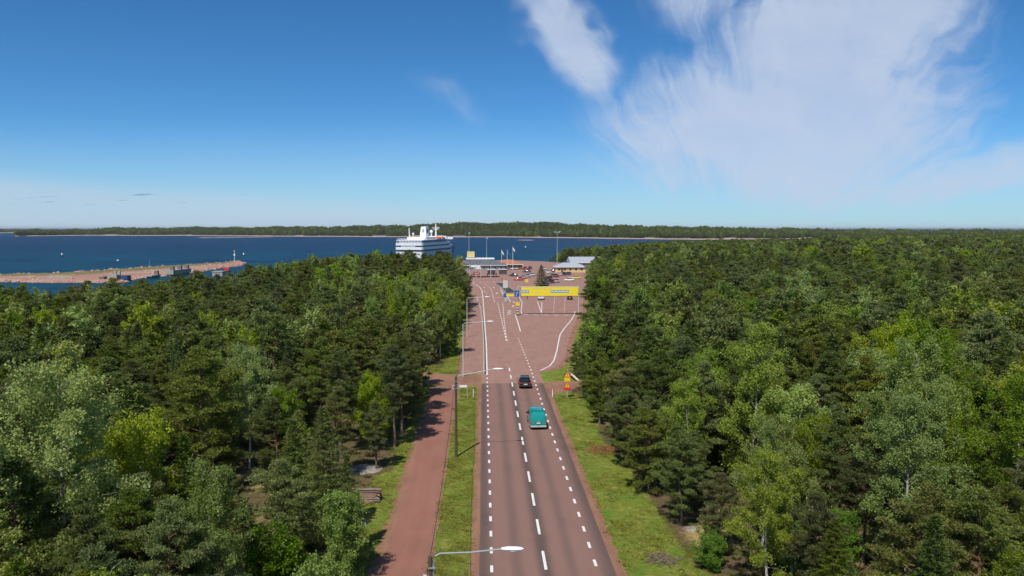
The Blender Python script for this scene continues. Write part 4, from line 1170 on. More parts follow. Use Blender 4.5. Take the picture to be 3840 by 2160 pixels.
def spread(n, x0, x1, y0, y1, test=None):
    px = rng.uniform(x0, x1, n); k = rng.random(n); py = y0 + (y1 - y0) * k ** 1.5
    if test is not None:
        q = test(px, py); px, py = px[q], py[q]
    return px, py
parts = []
parts.append(spread(6000, -3.75, -0.85, 42, 109))
parts.append(spread(9000, 9.2, 18.5, 42, 104, lambda a, b_: a < 13.4 + 0.64 * np.sin(b_ * 0.21) + np.clip((66 - b_) * 0.16, 0, 3.2)))
parts.append(spread(4500, -10.5, -7.35, 42, 109, lambda a, b_: a > -9.4 - (b_ < 72) * 1.0))
parts.append(spread(4500, -14, -3.6, 120, 150, lambda a, b_: (sd(a, b_, YARD) < -0.3) & (sd(a, b_, SIDE_L) < -0.3)))
parts.append(spread(3500, 9.5, 22, 104, 180, lambda a, b_: (sd(a, b_, YARD) < -1.2) & (sd(a, b_, YARD) > -5) & (sd(a, b_, SIDE_R) < -0.3)))
gxp = np.concatenate([p[0] for p in parts]); gyp = np.concatenate([p[1] for p in parts]); n = len(gxp)
sc_ = rng.uniform(0.4, 1.0, n) * np.clip(1.0 + 0.8 * fbm(gxp, gyp, 0.6, 1.0), 0.4, 1.7)
o = scatter('grass', np.stack([gxp, gyp, ground_z(gxp, gyp)], -1), rng.uniform(0, 6.28, n), np.stack([sc_, sc_, sc_], -1), rng.choice([0, 1, 2], n, p=[0.4, 0.2, 0.4]), TU)
tag(o, 'green and straw-coloured grass on the road verges', 'grass', kind='stuff')
UG = [tuft('bush', 60, 0.35, 0.40, 0.05, 5, M['undergrowth_leaf'], 1.1, True), tuft('bush', 44, 0.5, 0.35, 0.04, 6, M['undergrowth_leaf'], 0.8)]
px, py = spread(9000, -45, 45, 36, 105, lambda a, b_: ((a < -10.5) | (a > 17)) & (fbm(a, b_, 0.35, 3.3) > -0.1) & (sd(a, b_, SIDE_L) < -0.5) & (sd(a, b_, SIDE_R) < -0.5))
sc_ = rng.uniform(0.5, 1.3, len(px))
o = scatter('undergrowth', np.stack([px, py, ground_z(px, py)], -1), rng.uniform(0, 6.28, len(px)), np.stack([sc_, sc_, sc_], -1), rng.integers(0, 2, len(px)), UG)
tag(o, 'low brown and green undergrowth on the forest floor', 'undergrowth', kind='stuff')

# ================================================================== OBJECTS
def gz(x, y): return float(ground_z(np.array([x]), np.array([y]))[0])
# ---- street lamps along the lamp side
def street_lamp(x, y, wooden, label, h=8.1, arm=4.1, rise=0.75):
    o = empty('street_lamp', (x, y, 0))
    MB().tube([(0, 0, -0.3), (0, 0, 0), (0, 0, h * 0.5), (0, 0, h)], [0.15, 0.145, 0.12, 0.10] if wooden else [0.10, 0.095, 0.08, 0.06], 12).build('pole', M['wood_pole'] if wooden else M['galv'], o, True)
    if wooden:
        pts = [(0.13, -0.02, h - 1.35), (0.14, -0.02, h - 0.25), (0.22, -0.02, h + 0.02), (0.45, -0.02, h + 0.14), (arm * 0.5, -0.02, h + rise * 0.56), (arm - 0.35, -0.02, h + rise)]
        MB().tube(pts, 0.042, 8).build('arm', M['steel'], o, True)
        cl = MB().box((0.07, -0.02, h - 1.2), (0.34, 0.30, 0.06)).box((0.07, -0.02, h - 0.5), (0.32, 0.28, 0.06)); cl.build('clamp', M['steel'], o)
        hk = MB().tube([(-0.1, 0, h - 0.9), (-0.32, -0.05, h - 0.85), (-0.36, -0.05, h - 1.1), (-0.2, -0.05, h - 1.25)], 0.03, 6); hk.build('cable_hook', M['lamp_white'], o, True)
    else:
        pts = [(0, 0, h - 0.4), (0.02, 0, h - 0.05), (0.15, 0, h + 0.12), (0.5, 0, h + 0.2), (arm * 0.6, 0, h + 0.32), (arm - 0.3, 0, h + 0.4)]; rise = 0.42
        MB().tube(pts, 0.04, 8).build('arm', M['galv'], o, True)
    hd = empty_part = MB()
    rings = []
    for i, (dx_, wy, zt_, zb_) in enumerate([(-0.42, 0.03, 0.03, -0.03), (-0.36, 0.07, 0.07, -0.05), (-0.1, 0.12, 0.11, -0.07), (0.25, 0.16, 0.10, -0.09), (0.5, 0.13, 0.07, -0.07), (0.62, 0.04, 0.02, -0.03)]):
        rings.append([(arm + dx_, wy * math.cos(a) - 0.01, rise + h + (zt_ if math.sin(a) > 0 else -zb_) * math.sin(a)) for a in [2 * math.pi * j / 10 for j in range(10)]])
    head = hd.loft(rings).build('lamp_head', M['lamp_white'], o, True)
    MB().ball((arm + 0.18, -0.01, h + rise - 0.07), (0.3, 0.12, 0.06), 10, 5).build('lens', M['flag_white'], head, True)
    return tag(o, label, 'street lamp', 'street lamps beside the road')
LAMPS = [(-2.45, 34.0, True), (-2.80, 75.8, True), (-3.2, 117.6, False), (-3.5, 160.0, False)]
street_lamp(*LAMPS[0], 'wooden street lamp whose arm reaches over the road before the log stack', 8.0, 3.6, 0.30)
street_lamp(*LAMPS[1], 'brown wooden street lamp with steel arm on the grass strip beside the cycle path')
street_lamp(*LAMPS[2], 'grey steel street lamp standing at the start of the guard rail')
street_lamp(*LAMPS[3], 'grey steel street lamp farther along the guard rail, against the birches')
def cable(p, q, sag, label):
    pts = [Vector(p).lerp(Vector(q), i / 14) - Vector((0, 0, sag * 4 * (i / 14) * (1 - i / 14))) for i in range(15)]
    tag(MB().tube(pts, 0.018, 5).build('overhead_cable', M['black_rubber']), label, 'cable')
cable((-2.6, -8, 7.2), (-2.6, 34, 7.2), 0.7, 'black overhead cable hung from the lamp whose arm reaches over the road')
cable((-2.6, 34, 7.2), (-2.95, 75.8, 7.2), 0.9, 'black overhead cable hung between the two wooden street lamps')
cable((-2.95, 75.8, 7.2), (-3.25, 117.6, 7.4), 0.9, 'black overhead cable hung from the wooden to the steel street lamp')

# ---- guard rail
gr_ = empty('guard_rail', (0, 0, 0))
gp = [Vector((-0.02, 119.2, 0)), Vector((-0.05, 150, 0)), Vector((-0.3, 180, 0)), Vector((-0.9, 215, 0)), Vector((-2.2, 245, 0))]
bm_ = MB()
for dz_ in (0.52, 0.68):
    bm_.tube([p + Vector((0.06, 0, dz_)) for p in gp], 0.055, 6)
for a0, a1 in zip(gp, gp[1:]):
    bm_.poly([a0 + Vector((0.04, 0, 0.45)), a1 + Vector((0.04, 0, 0.45)), a1 + Vector((0.04, 0, 0.75)), a0 + Vector((0.04, 0, 0.75))])
bm_.build('beam', M['galv'], gr_)
pm = MB().box((0, 0, 0.33), (0.10, 0.10, 0.70)).mesh('post', M['galv'])
for i in range(32):
    yv = 119.6 + i * 4; o = link(bpy.data.objects.new('post', pm), gr_)
    o.location = (float(np.interp(yv, [p.y for p in gp], [p.x for p in gp])) - 0.06, yv, 0)
tag(gr_, 'long galvanised guard rail between the road and the footway', 'guard rail')

# ---- teal van and black car
def ring(y, wb, wm, wt, zb, zm, zt, rr_=0.10):
    half = [(wb, zb), (wm, zb + 0.14), (wm, zm), (wt + 0.02, zt - rr_ * 1.2), (wt - rr_ * 0.6, zt - rr_ * 0.25), (wt * 0.5, zt)]
    return [(a, y, b_) for a, b_ in half] + [(-a, y, b_) for a, b_ in half[::-1]]
def wheel(parent, x, y, r=0.33, wd=0.22, small=False):
    t_ = MB().tube([(x - wd / 2, y, r), (x - wd / 2 + 0.03, y, r), (x + wd / 2 - 0.03, y, r), (x + wd / 2, y, r)], [r * 0.9, r, r, r * 0.9], 10 if small else 18).build('wheel', M['black_rubber'], parent, True)
    s_ = 1 if x > 0 else -1
    MB().tube([(x + s_ * wd * 0.35, y, r), (x + s_ * (wd / 2 + 0.006), y, r)], [r * 0.62, r * 0.58], 10 if small else 14).build('rim', M['silver_plastic'], t_, True)
van = empty('delivery_van', (6.12, 85.6, 0.04), R(1.5))
b_ = MB().loft([ring(0.00, 0.78, 0.86, 0.70, 0.36, 1.02, 1.08, 0.05), ring(0.06, 0.84, 0.93, 0.80, 0.32, 1.05, 1.42, 0.09), ring(0.20, 0.86, 0.95, 0.80, 0.30, 1.08, 1.84, 0.14), ring(0.36, 0.86, 0.95, 0.80, 0.30, 1.08, 1.93, 0.15),
    ring(1.6, 0.86, 0.95, 0.81, 0.28, 1.08, 1.97, 0.15), ring(3.2, 0.86, 0.95, 0.80, 0.28, 1.08, 1.95, 0.15), ring(3.7, 0.86, 0.94, 0.75, 0.28, 1.06, 1.82, 0.14), ring(4.25, 0.85, 0.93, 0.78, 0.28, 1.02, 1.18, 0.08), ring(4.75, 0.80, 0.88, 0.70, 0.30, 0.86, 0.98, 0.07), ring(4.9, 0.70, 0.76, 0.55, 0.34, 0.74, 0.80, 0.05)])
b_.build('body', M['teal_paint'], van, True)
# rear hatch panel seam, number-plate recess, emblem
hatch = MB().loft([[( -0.74, 0.075 + 0.0, 0.78), (0.74, 0.075, 0.78), (0.70, 0.14, 1.60), (-0.70, 0.14, 1.60)], [(-0.76, 0.02, 0.76), (0.76, 0.02, 0.76), (0.72, 0.10, 1.62), (-0.72, 0.10, 1.62)]])
hatch = MB().poly([(-0.80, -0.012, 0.62), (0.80, -0.012, 0.62), (0.80, 0.035, 1.06), (-0.80, 0.035, 1.06)]).poly([(-0.76, 0.040, 1.08), (0.76, 0.040, 1.08), (0.70, 0.165, 1.72), (-0.70, 0.165, 1.72)])
hp = hatch.build('tailgate', M['teal_paint'], van)
sol = hp.modifiers.new('thick', 'SOLIDIFY'); sol.thickness = 0.03; sol.offset = 0
MB().box((0, -0.022, 0.80), (0.66, 0.02, 0.20)).build('plate_recess', M['black_plastic'], hp)
MB().box((0, -0.040, 0.80), (0.46, 0.014, 0.12)).build('number_plate', M['plate_white'], hp)
MB().ball((0, -0.01, 1.02), (0.055, 0.02, 0.055), 10, 6).build('emblem', M['silver_plastic'], hp, True)
MB().tube([(-0.12, 0.16, 1.74), (0.12, 0.16, 1.74)], 0.02, 6).build('brake_light', M['tail_red'], hp)
MB().box((0, -0.03, 0.52), (0.16, 0.03, 0.06)).build('handle', M['black_plastic'], hp)
bp = MB().box((0, 0.05, 0.40), (1.84, 0.26, 0.20)).build('bumper', M['silver_plastic'], van, bevel=0.05)
MB().tube([(0, -0.02, 0.30), (0, -0.16, 0.32), (0, -0.18, 0.40)], 0.025, 8).build('tow_ball', M['steel'], bp, True)
for s in (-1, 1):
    MB().box((s * 0.83, 0.04, 0.85), (0.17, 0.12, 0.26)).build('tail_light', M['tail_red'], van, bevel=0.03)
    MB().box((s * 1.03, 3.45, 1.22), (0.20, 0.10, 0.24)).build('mirror', M['black_plastic'], van, bevel=0.05)
    g_ = MB(); xx = s * 0.90
    g_.poly([(s * 0.955, 2.75, 1.12), (s * 0.95, 3.75, 1.10), (s * 0.845, 3.62, 1.62), (s * 0.845, 2.75, 1.70)]).build('side_window', M['dark_glass'], van)
    MB().poly([(s * 0.955, 1.55, 1.12), (s * 0.955, 2.55, 1.12), (s * 0.85, 2.55, 1.70), (s * 0.85, 1.55, 1.70)]).build('side_window', M['dark_glass'], van)
    for yy in (0.95, 3.95): wheel(van, s * 0.84, yy)
    rk = MB().tube([(s * 0.66, 0.7, 2.02), (s * 0.66, 3.0, 2.03)], 0.02, 6)
MB().poly([(-0.72, 3.80, 1.78), (0.72, 3.80, 1.78), (0.80, 4.24, 1.20), (-0.80, 4.24, 1.20)]).build('windscreen', M['dark_glass'], van)
for yy in (0.75, 1.75, 2.75):
    k_ = MB().box((0, yy, 2.06), (1.46, 0.06, 0.035))
    for s in (-1, 1): k_.box((s * 0.68, yy, 2.0), (0.06, 0.09, 0.12))
    k_.build('roof_bar', M['teal_paint'] if yy > 1 else M['black_plastic'], van)
tag(van, 'teal panel van with roof bars driving towards the harbour', 'van')

def car(name, paint_, loc, rz, small=True, estate=False, glass='dark_glass'):
    """rear at y = 0, nose at +y"""
    o = empty(name, loc, rz)
    L = 4.3
    tail = [ring(0.0, 0.70, 0.78, 0.62, 0.34, 0.70, 0.86, 0.06), ring(0.12, 0.80, 0.87, 0.70, 0.26, 0.74, 0.98, 0.08)]
    body = tail + [ring(0.5, 0.82, 0.89, 0.76, 0.22, 0.78, 1.0, 0.07), ring(1.4, 0.82, 0.89, 0.78, 0.2, 0.78, 0.98, 0.06), ring(3.0, 0.82, 0.89, 0.78, 0.2, 0.76, 0.96, 0.06), ring(3.8, 0.80, 0.86, 0.70, 0.22, 0.66, 0.82, 0.06), ring(4.2, 0.72, 0.78, 0.56, 0.26, 0.58, 0.68, 0.05), ring(4.3, 0.6, 0.66, 0.46, 0.32, 0.5, 0.58, 0.04)]
    MB().loft(body).build('body', paint_, o, True)
    y0, y1 = (0.25, 0.62) if estate else (0.55, 1.15)
    cab = [ring(y0, 0.70, 0.74, 0.68, 0.90, 0.93, 0.98, 0.03), ring(y1, 0.74, 0.76, 0.60, 0.90, 0.98, 1.44, 0.08), ring(2.2, 0.74, 0.76, 0.60, 0.90, 0.98, 1.47, 0.08), ring(2.55, 0.74, 0.76, 0.58, 0.90, 0.98, 1.40, 0.08), ring(3.15, 0.70, 0.74, 0.66, 0.88, 0.92, 0.97, 0.03)]
    MB().loft(cab).build('windows', M[glass], o, True)
    rf = [ring(y1 - 0.08, 0.56, 0.58, 0.54, 1.40, 1.42, 1.455, 0.02), ring(y1 + 0.2, 0.57, 0.60, 0.56, 1.42, 1.44, 1.49, 0.03), ring(2.2, 0.57, 0.60, 0.56, 1.42, 1.44, 1.50, 0.03), ring(2.5, 0.55, 0.57, 0.53, 1.38, 1.40, 1.445, 0.02)]
    MB().loft(rf).build('roof', paint_, o, True)
    for s in (-1, 1):
        for yy in (0.82, 3.45): wheel(o, s * 0.80, yy, 0.31, 0.2, small)
        MB().box((s * 0.66, 0.02, 0.82), (0.34, 0.14, 0.15)).build('tail_light', M['tail_red'], o, bevel=0.02)
        MB().box((s * 0.62, 4.16, 0.62), (0.30, 0.16, 0.12)).build('headlight', M['plate_white'], o, bevel=0.02)
        MB().box((s * 0.98, 2.75, 1.0), (0.20, 0.09, 0.14)).build('mirror', M['black_plastic'], o, bevel=0.03)
    MB().box((0, -0.015, 0.68), (0.50, 0.03, 0.12)).build('number_plate', M['plate_white'], o)
    MB().box((0, -0.005, 0.42), (1.5, 0.12, 0.16)).build('bumper', M['black_plastic'], o, bevel=0.04)
    return o
c1 = car('car', M['car_black'], (5.88, 107.9, 0.036), R(1.0), small=False, estate=True)
tag(c1, 'black hatchback driving ahead of the teal van', 'car')

# ---- parked and queueing cars at the harbour
parked = {}
def park(col, sx, sy, rz, label, estate=False, s=1.0, dy=0.0):
    key = (col, estate)
    p = G(sx, sy)
    if key in parked: o = copy_tree(parked[key]); o.location = (p.x, p.y, 0.036); o.rotation_euler = (0, 0, R(rz))
    else: o = car('car', M['car_' + col], (p.x, p.y, 0.036), R(rz), True, estate); parked[key] = o
    o.scale = (s, s, s)
    return tag(o, label, 'car', 'cars in the harbour yard')
park('red', 1962, 1052, 84, 'bright red car parked side-on by the pale pavement', True)
park('green', 1941, 1037, 70, 'dark green car behind the bright red car')
park('silver', 1968, 1046, 20, 'silver car behind the bright red one', True)
park('silver', 1986, 1041, 20, 'silver car between two parked cars near the lone conifer')
park('white', 2001, 1036, 20, 'white car beside the lone conifer on its seaward side', True)
park('black', 1990, 1022, 80, 'black car crossing the middle of the harbour yard', True)
park('red', 1972, 1012, 10, 'red car in the back row near the flagpoles')
park('dark_red', 1990, 1010, 10, 'dark red car in the back row of the yard', True)
park('blue', 1872, 1014, 15, 'blue car in the back row below the flagpoles')
park('blue', 1848, 1014, 15, 'blue car nearest the brown-roofed building', True)
park('grey', 1893, 1013, 10, 'grey car between two flagpoles', True)
park('white', 1922, 1012, 10, 'white car by the flagpole with the white flag')
park('white', 1938, 1012, 10, 'white hatchback in the back row past the flagpoles', True)
park('red', 1800, 1031, 80, 'red car under the canopy on tall posts')
park('teal_grey', 2056, 1067, 28, 'blue-grey car nearest the lone conifer')
park('dark_red', 2075, 1063, 28, 'dark red estate car in the row beside the lone conifer', True)
park('silver', 2094, 1061, 28, 'silver saloon at the end of the row beside the conifer')
park('black', 2066, 1050, 25, 'black car behind the dark red estate', True)
park('grey', 2082, 1040, 25, 'grey car in front of the crowded row before the yellow building')
park('red', 2092, 1040, 25, 'red hatchback in the crowded row before the yellow building', True)
park('white', 2104, 1034, 22, 'white estate car in the crowded row before the yellow building', True)
park('black', 2122, 1033, 20, 'black car standing before the yellow building door')
park('blue', 2138, 1032, 20, 'dark blue car beside the black one at the yellow building', True)
park('white', 2064, 1026, 22, 'white car at the seaward end of the yellow building')
park('dark_red', 2088, 1021, 75, 'dark red car parked side-on along the yellow wall', True)
park('white', 2046, 1012, 15, 'white car beyond the conifer near the shore')
park('white', 2152, 1054, 96, 'white saloon crossing alone in front of the parked rows')
park('yellow', 2176, 1046, 94, 'yellow car beside the white saloon')
park('black', 2137, 1125, -6, 'black car waiting under the yellow banner beside the trees', True)
park('silver', 2029, 1120, 176, 'silver car facing the road under the yellow banner', True, 1.15)

# ---- yellow banner gantry
def slabsign(parent, name, c, w_, h_, mat, d=0.06):
    return MB().box(c, (w_, d, h_)).build(name, mat, parent)
gb = G(1942, 1183)
gantry = empty('banner_gantry', (gb.x, gb.y, 0))
XL, XR = 0.3, 15.8
pn = slabsign(gantry, 'panel', ((XL + XR) / 2 + 0.3, 0, 6.25), XR - XL - 0.6, 2.30, M['banner_yellow'], 0.16)
slabsign(pn, 'light_strip', (6.2, -0.085, 6.98), 5.2, 0.14, M['wall_yellow'], 0.02)
slabsign(pn, 'text_bar', (5.4, -0.085, 5.92), 2.0, 0.16, M['wall_yellow'], 0.02)
def picto(cx):
    s_ = slabsign(pn, 'pictogram', (cx, -0.09, 6.28), 0.86, 0.72, M['picto_blue'], 0.03)
    MB().box((cx, -0.112, 6.24), (0.62, 0.02, 0.16)).box((cx - 0.03, -0.112, 6.38), (0.36, 0.02, 0.14)).build('vehicle_shape', M['white_paint'], s_)
for cx in (1.55, 2.5, 8.9, 9.9, 10.9, 11.9, 12.9): picto(cx)
tr_ = MB()
for zz in (5.0, 7.5): tr_.tube([(0.0, 0.25, zz), (XR + 0.2, 0.25, zz)], 0.06, 6)
for i in range(11): tr_.tube([(i * 1.6, 0.25, 5.0 if i % 2 else 7.5), (i * 1.6 + 1.5, 0.25, 7.5 if i % 2 else 5.0)], 0.03, 5)
tr_.build('truss', M['galv'], gantry)
for xx in (0.0, XR + 0.1):
    MB().tube([(xx, 0.25, 0), (xx, 0.25, 7.6)], 0.13, 10).build('post', M['galv'], gantry, True)
tag(gantry, 'wide yellow banner with blue vehicle pictograms on a gantry over the lanes', 'gantry')
# striped marker column with round base before the gantry post
sc = empty('marker_column', (gb.x - 0.1, gb.y - 0.9, 0.03))
MB().tube([(0, 0, 0), (0, 0, 0.14)], [0.55, 0.5], 14).build('base', M['concrete_dark'], sc, True)
for i in range(7):
    MB().tube([(0, 0, 0.14 + i * 0.36), (0, 0, 0.14 + (i + 1) * 0.36)], 0.17, 12).build('band', M['white_paint'] if i % 2 else M['black_plastic'], sc, True)
for zz, w_, h_, mt in ((3.05, 1.0, 0.9, 'sign_yellow'),):
    slabsign(sc, 'panel', (0, -0.2, zz), w_, h_, M[mt])
tag(sc, 'black and white striped marker column with a yellow panel', 'marker')
sg = empty('direction_sign', (gb.x - 0.15, gb.y - 0.5, 0.03))
MB().tube([(0, 0, 0), (0, 0, 6.6)], 0.06, 8).build('post', M['galv'], sg, True)
p_ = slabsign(sg, 'panel', (0, -0.1, 5.75), 1.5, 1.6, M['sign_blue'])
MB().tube([(-0.25, -0.15, 5.15), (-0.25, -0.15, 5.75), (0.1, -0.15, 6.15)], 0.08, 6).build('arrow', M['white_paint'], p_)
slabsign(p_, 'border', (0.62, -0.135, 5.75), 0.1, 1.4, M['white_paint'], 0.02)
slabsign(sg, 'plate', (-1.9, -0.1, 5.35), 2.0, 0.55, M['banner_yellow'])
tag(sg, 'blue direction sign with white arrow beside the yellow banner', 'sign')
def post_sign(sx, sy, z, name, label, w_, h_, mat, cat='sign', disc=False):
    p = G(sx, sy); o = empty(name, (p.x, p.y, 0))
    MB().tube([(0, 0, 0), (0, 0, z + h_ / 2)], 0.04, 8).build('post', M['galv'], o, True)
    if disc: MB().tube([(0, -0.05, z), (0, -0.08, z)], w_ / 2, 18).build('disc', M[mat], o)
    else: slabsign(o, 'panel', (0, -0.06, z), w_, h_, M[mat], 0.03)
    return tag(o, label, cat)
post_sign(1895, 1132, 2.0, 'round_sign', 'round blue keep-right sign at the tip of the refuge', 1.3, 1.3, 'sign_blue', disc=True)
post_sign(1975, 1072, 2.0, 'yellow_sign', 'yellow sign in the yard behind the banner', 1.2, 1.2, 'sign_yellow')
post_sign(2152, 1128, 2.1, 'round_sign', 'round blue sign at the tree side of the yellow banner', 1.2, 1.2, 'sign_blue', disc=True)
post_sign(1895, 1100, 3.2, 'lamp_sign', 'grey sign box with an orange lamp on the refuge', 1.7, 2.6, 'galv', disc=False)
bpy.data.objects['lamp_sign']
MB().tube([(0, -0.09, 3.9), (0, -0.16, 3.9)], 0.28, 14).build('warning_lamp', M['sign_yellow'], bpy.data.objects['lamp_sign'])

# ---- signs at the junction
p = G(2127, 1493); o = empty('warning_sign', (p.x, p.y, gz(p.x, p.y)))
MB().tube([(0, 0, -0.2), (0, 0, 3.9)], 0.035, 8).build('post', M['galv'], o, True)
def tri(s_, z, y): return [(-s_, y, z), (s_, y, z), (0, y, z + s_ * 1.73)]
def tri_plate(parent, z, s_, y):
    a = MB().loft([tri(s_, z, y + 0.02), tri(s_, z, y)]).build('border', M['sign_red'], parent)
    b2 = MB().loft([tri(s_ * 0.70, z + s_ * 0.17, y - 0.001), tri(s_ * 0.70, z + s_ * 0.17, y - 0.012)]).build('field', M['sign_yellow'], a)
    MB().box((0, y - 0.018, z + s_ * 0.72), (0.07, 0.012, s_ * 0.62)).build('symbol', M['black_plastic'], a)
tri_plate(o, 2.85, 0.50, -0.06)
slabsign(o, 'plate', (0, -0.06, 2.55), 0.80, 0.50, M['sign_yellow'], 0.03)
tri_plate(o, 1.42, 0.48, -0.06)
slabsign(o, 'plate', (0, -0.06, 1.24), 0.9, 0.26, M['sign_red'], 0.03)
tag(o, 'yellow warning triangle with red border over a second triangle on one post', 'sign')
p = G(1583, 1384); o = empty('prohibition_sign', (p.x, p.y, gz(p.x, p.y)))
MB().tube([(0, 0, -0.2), (0, 0, 2.3)], 0.035, 8).build('post', M['galv'], o, True)
d_ = MB().tube([(0, -0.03, 2.05), (0, -0.06, 2.05)], 0.36, 20).build('disc', M['sign_red'], o)
MB().box((0, -0.07, 2.05), (0.50, 0.015, 0.13)).build('bar', M['sign_yellow'], d_)
slabsign(o, 'plate', (0, -0.05, 1.42), 0.72, 0.46, M['sign_yellow'], 0.03)
tag(o, 'round red no-entry sign with yellow plate at the mouth of the gravel side road', 'sign')
p = G(1737, 1495); o = empty('name_sign', (p.x, p.y, 0))
for s in (-0.55, 0.55): MB().tube([(s, 0, -0.1), (s, 0, 1.9)], 0.03, 8).build('post', M['galv'], o, True)
slabsign(o, 'plate', (0, -0.05, 1.70), 0.95, 0.30, M['plate_white'], 0.03)
tag(o, 'small white road-name sign on two posts in the grass strip', 'sign')
mp = None
for (sx, sy, lab) in ((1775, 1488, 'white marker post on the grass strip near the road-name sign'), (2072, 1487, 'white marker post at the gravel turning beside the warning sign')):
    p = G(sx, sy); o = empty('marker_post', (p.x, p.y, 0))
    MB().box((0, 0, 0.52), (0.11, 0.05, 1.06), 0, 0, 0.9).build('post', M['white_paint'], o)
    MB().box((0, -0.03, 0.88), (0.075, 0.012, 0.16)).build('reflector', M['silver_plastic'], o)
    tag(o, lab, 'marker post', 'white marker posts')
# fallen birch log by the turning, leaning white birch stem, slash heap
a0, a1 = G(2133, 1411), G(2168, 1434)
z0 = gz(a0.x, a0.y)
tag(MB().tube([(a0.x, a0.y, z0 + 0.55), ((a0.x + a1.x) / 2, (a0.y + a1.y) / 2, z0 + 0.5), (a1.x, a1.y, z0 + 0.3)], [0.14, 0.17, 0.19], 10).build('birch_log', M['birch_bark'], None, True), 'pale felled birch log lying by the gravel turning', 'log')
M['brush'] = plain('dead_brush', (0.14, 0.07, 0.055), 0.95, 0.4, 3)
def brush_heap(cx, cy, r, hgt, n, name, label, mat, seed):
    q = random.Random(seed); mb = MB(); z0 = gz(cx, cy)
    for i in range(n):
        a = q.uniform(0, 6.28); rr_ = r * q.random() ** 0.6; c = Vector((cx + math.cos(a) * rr_, cy + math.sin(a) * rr_, z0 + hgt * (1 - rr_ / r) * q.uniform(0.2, 1.0) + 0.05))
        d = Vector((q.uniform(-1, 1), q.uniform(-1, 1), q.uniform(-0.25, 0.35))).normalized() * q.uniform(0.4, 1.2)
        mb.tube([c - d * 0.5, c + d * 0.5 + Vector((0, 0, q.uniform(-0.1, 0.1)))], [0.022, 0.008], 3, caps=False)
    return tag(mb.build(name, mat), label, 'brush')
p = G(2165, 1470); brush_heap(p.x + 0.6, p.y, 1.9, 0.7, 260, 'brush_heap', 'dark reddish heap of cut brush behind the warning sign', M['brush'], 1)
p = G(2265, 1690); brush_heap(p.x, p.y, 1.7, 0.45, 220, 'brush_heap', 'rust-brown dead branches at the foot of a roadside pine', plain('rust_brush', (0.27, 0.12, 0.05), 0.95, 0.35, 3), 2)
p = G(2480, 2100); brush_heap(p.x, p.y, 1.1, 0.3, 130, 'brush_heap', 'grey-brown dead brush at the lower end of the verge', plain('grey_brush', (0.19, 0.14, 0.10), 0.95, 0.35, 3), 3)

# ---- log stack beside the path, loose branches, bare rock
M['log_bark'] = plain('log_bark', (0.14, 0.085, 0.06), 0.9, 0.5, 2.5, relief=0.6)
M['log_orange'] = plain('log_bark_orange', (0.34, 0.16, 0.07), 0.9, 0.4, 2.5, relief=0.5)
M['log_grey'] = plain('log_bark_grey', (0.22, 0.18, 0.16), 0.9, 0.5, 3, relief=0.6)
M['log_end'] = plain('log_end', (0.50, 0.34, 0.19), 0.8, 0.2, 5)
ql = random.Random(12)
lx0, lx1, ly = -11.15, -8.85, 63.6
LAYERS = ((8, 'bottom'), (7, 'second'), (7, 'third'), (6, 'fourth'), (5, 'fifth'), (4, 'sixth'), (2, 'top'))
for r_i, (cnt, nm_) in enumerate(LAYERS):
    for j in range(cnt):
        rr_ = ql.uniform(0.062, 0.100)
        yy = ly + (j - (cnt - 1) / 2) * 0.178 + ql.uniform(-0.02, 0.02); zz = 0.09 + r_i * 0.150 + ql.uniform(-0.015, 0.015)
        dx0, dx1 = ql.uniform(-0.28, 0.22), ql.uniform(-0.25, 0.25)
        o = empty('log', ((lx0 + lx1) / 2, yy, gz(-10, ly) + zz), ql.uniform(-0.03, 0.03))
        hl_ = (lx1 - lx0) / 2
        MB().tube([(-hl_ + dx0, ql.uniform(-0.02, 0.02), 0), (0, ql.uniform(-0.02, 0.02), ql.uniform(-0.02, 0.02)), (hl_ + dx1, 0, 0)], [rr_, rr_ * 0.97, rr_ * 0.9], 9, caps=False).build('bark', M['log_orange'] if ql.random() < 0.22 else M['log_bark'] if ql.random() < 0.6 else M['log_grey'], o, True)
        for xe, re_ in ((-hl_ + dx0, rr_), (hl_ + dx1, rr_ * 0.9)):
            MB().tube([(xe - 0.004, 0, 0), (xe + 0.004, 0, 0)], re_ * 0.985, 9).build('cut_end', M['log_end'], o)
        tag(o, f'cut pine log in the {nm_} layer of the stack beside the cycle path', 'log', f'logs in the {nm_} layer of the stack')
for i, (x0_, y0_, x1_, y1_) in enumerate([(-11.0, 61.3, -9.6, 62.7), (-10.7, 61.5, -9.3, 62.5), (-10.9, 60.9, -9.9, 62.4)]):
    z0 = gz(-10, 62)
    tag(MB().tube([(x0_, y0_, z0 + 0.06), (x1_, y1_, z0 + 0.22 + 0.1 * i)], [0.035, 0.06], 7).build('loose_branch', M['log_orange']), 'bare branch leaning against the stack of logs', 'branch', 'branches leaning on the log stack')
m_, t, b = new_mat('lichen_rock')
oc = t.add('ShaderNodeTexCoord').outputs['Object']; n1 = t.noise(oc, 1.4, 6, 0.7); n2 = t.noise(oc, 6, 4, 0.6)
t.l.new(t.mix(t.smooth(n1, 0.42, 0.58), t.mix(n2, (0.13, 0.095, 0.07, 1), (0.22, 0.16, 0.12, 1)), (0.29, 0.27, 0.23, 1)), b.inputs['Base Color']); b.inputs['Roughness'].default_value = 0.95
M['rock'] = m_
def rock(cx, cy, rx, ry, rz_, seed, label):
    q = random.Random(seed); mb = MB().ball((0, 0, 0), (rx, ry, rz_), 14, 8, 0.10, q)
    tag(mb.build('bare_rock', M['rock'], None, False, (cx, cy, gz(cx, cy) - rz_ * 0.35)), label, 'rock')
rock(-11.6, 72.0, 2.2, 1.6, 0.45, 1, 'flat lichen-pale rock in front of the thin half-dead pine')
rock(-9.9, 58.6, 0.9, 1.2, 0.2, 2, 'low pinkish rock between the log stack and the bright green tree')
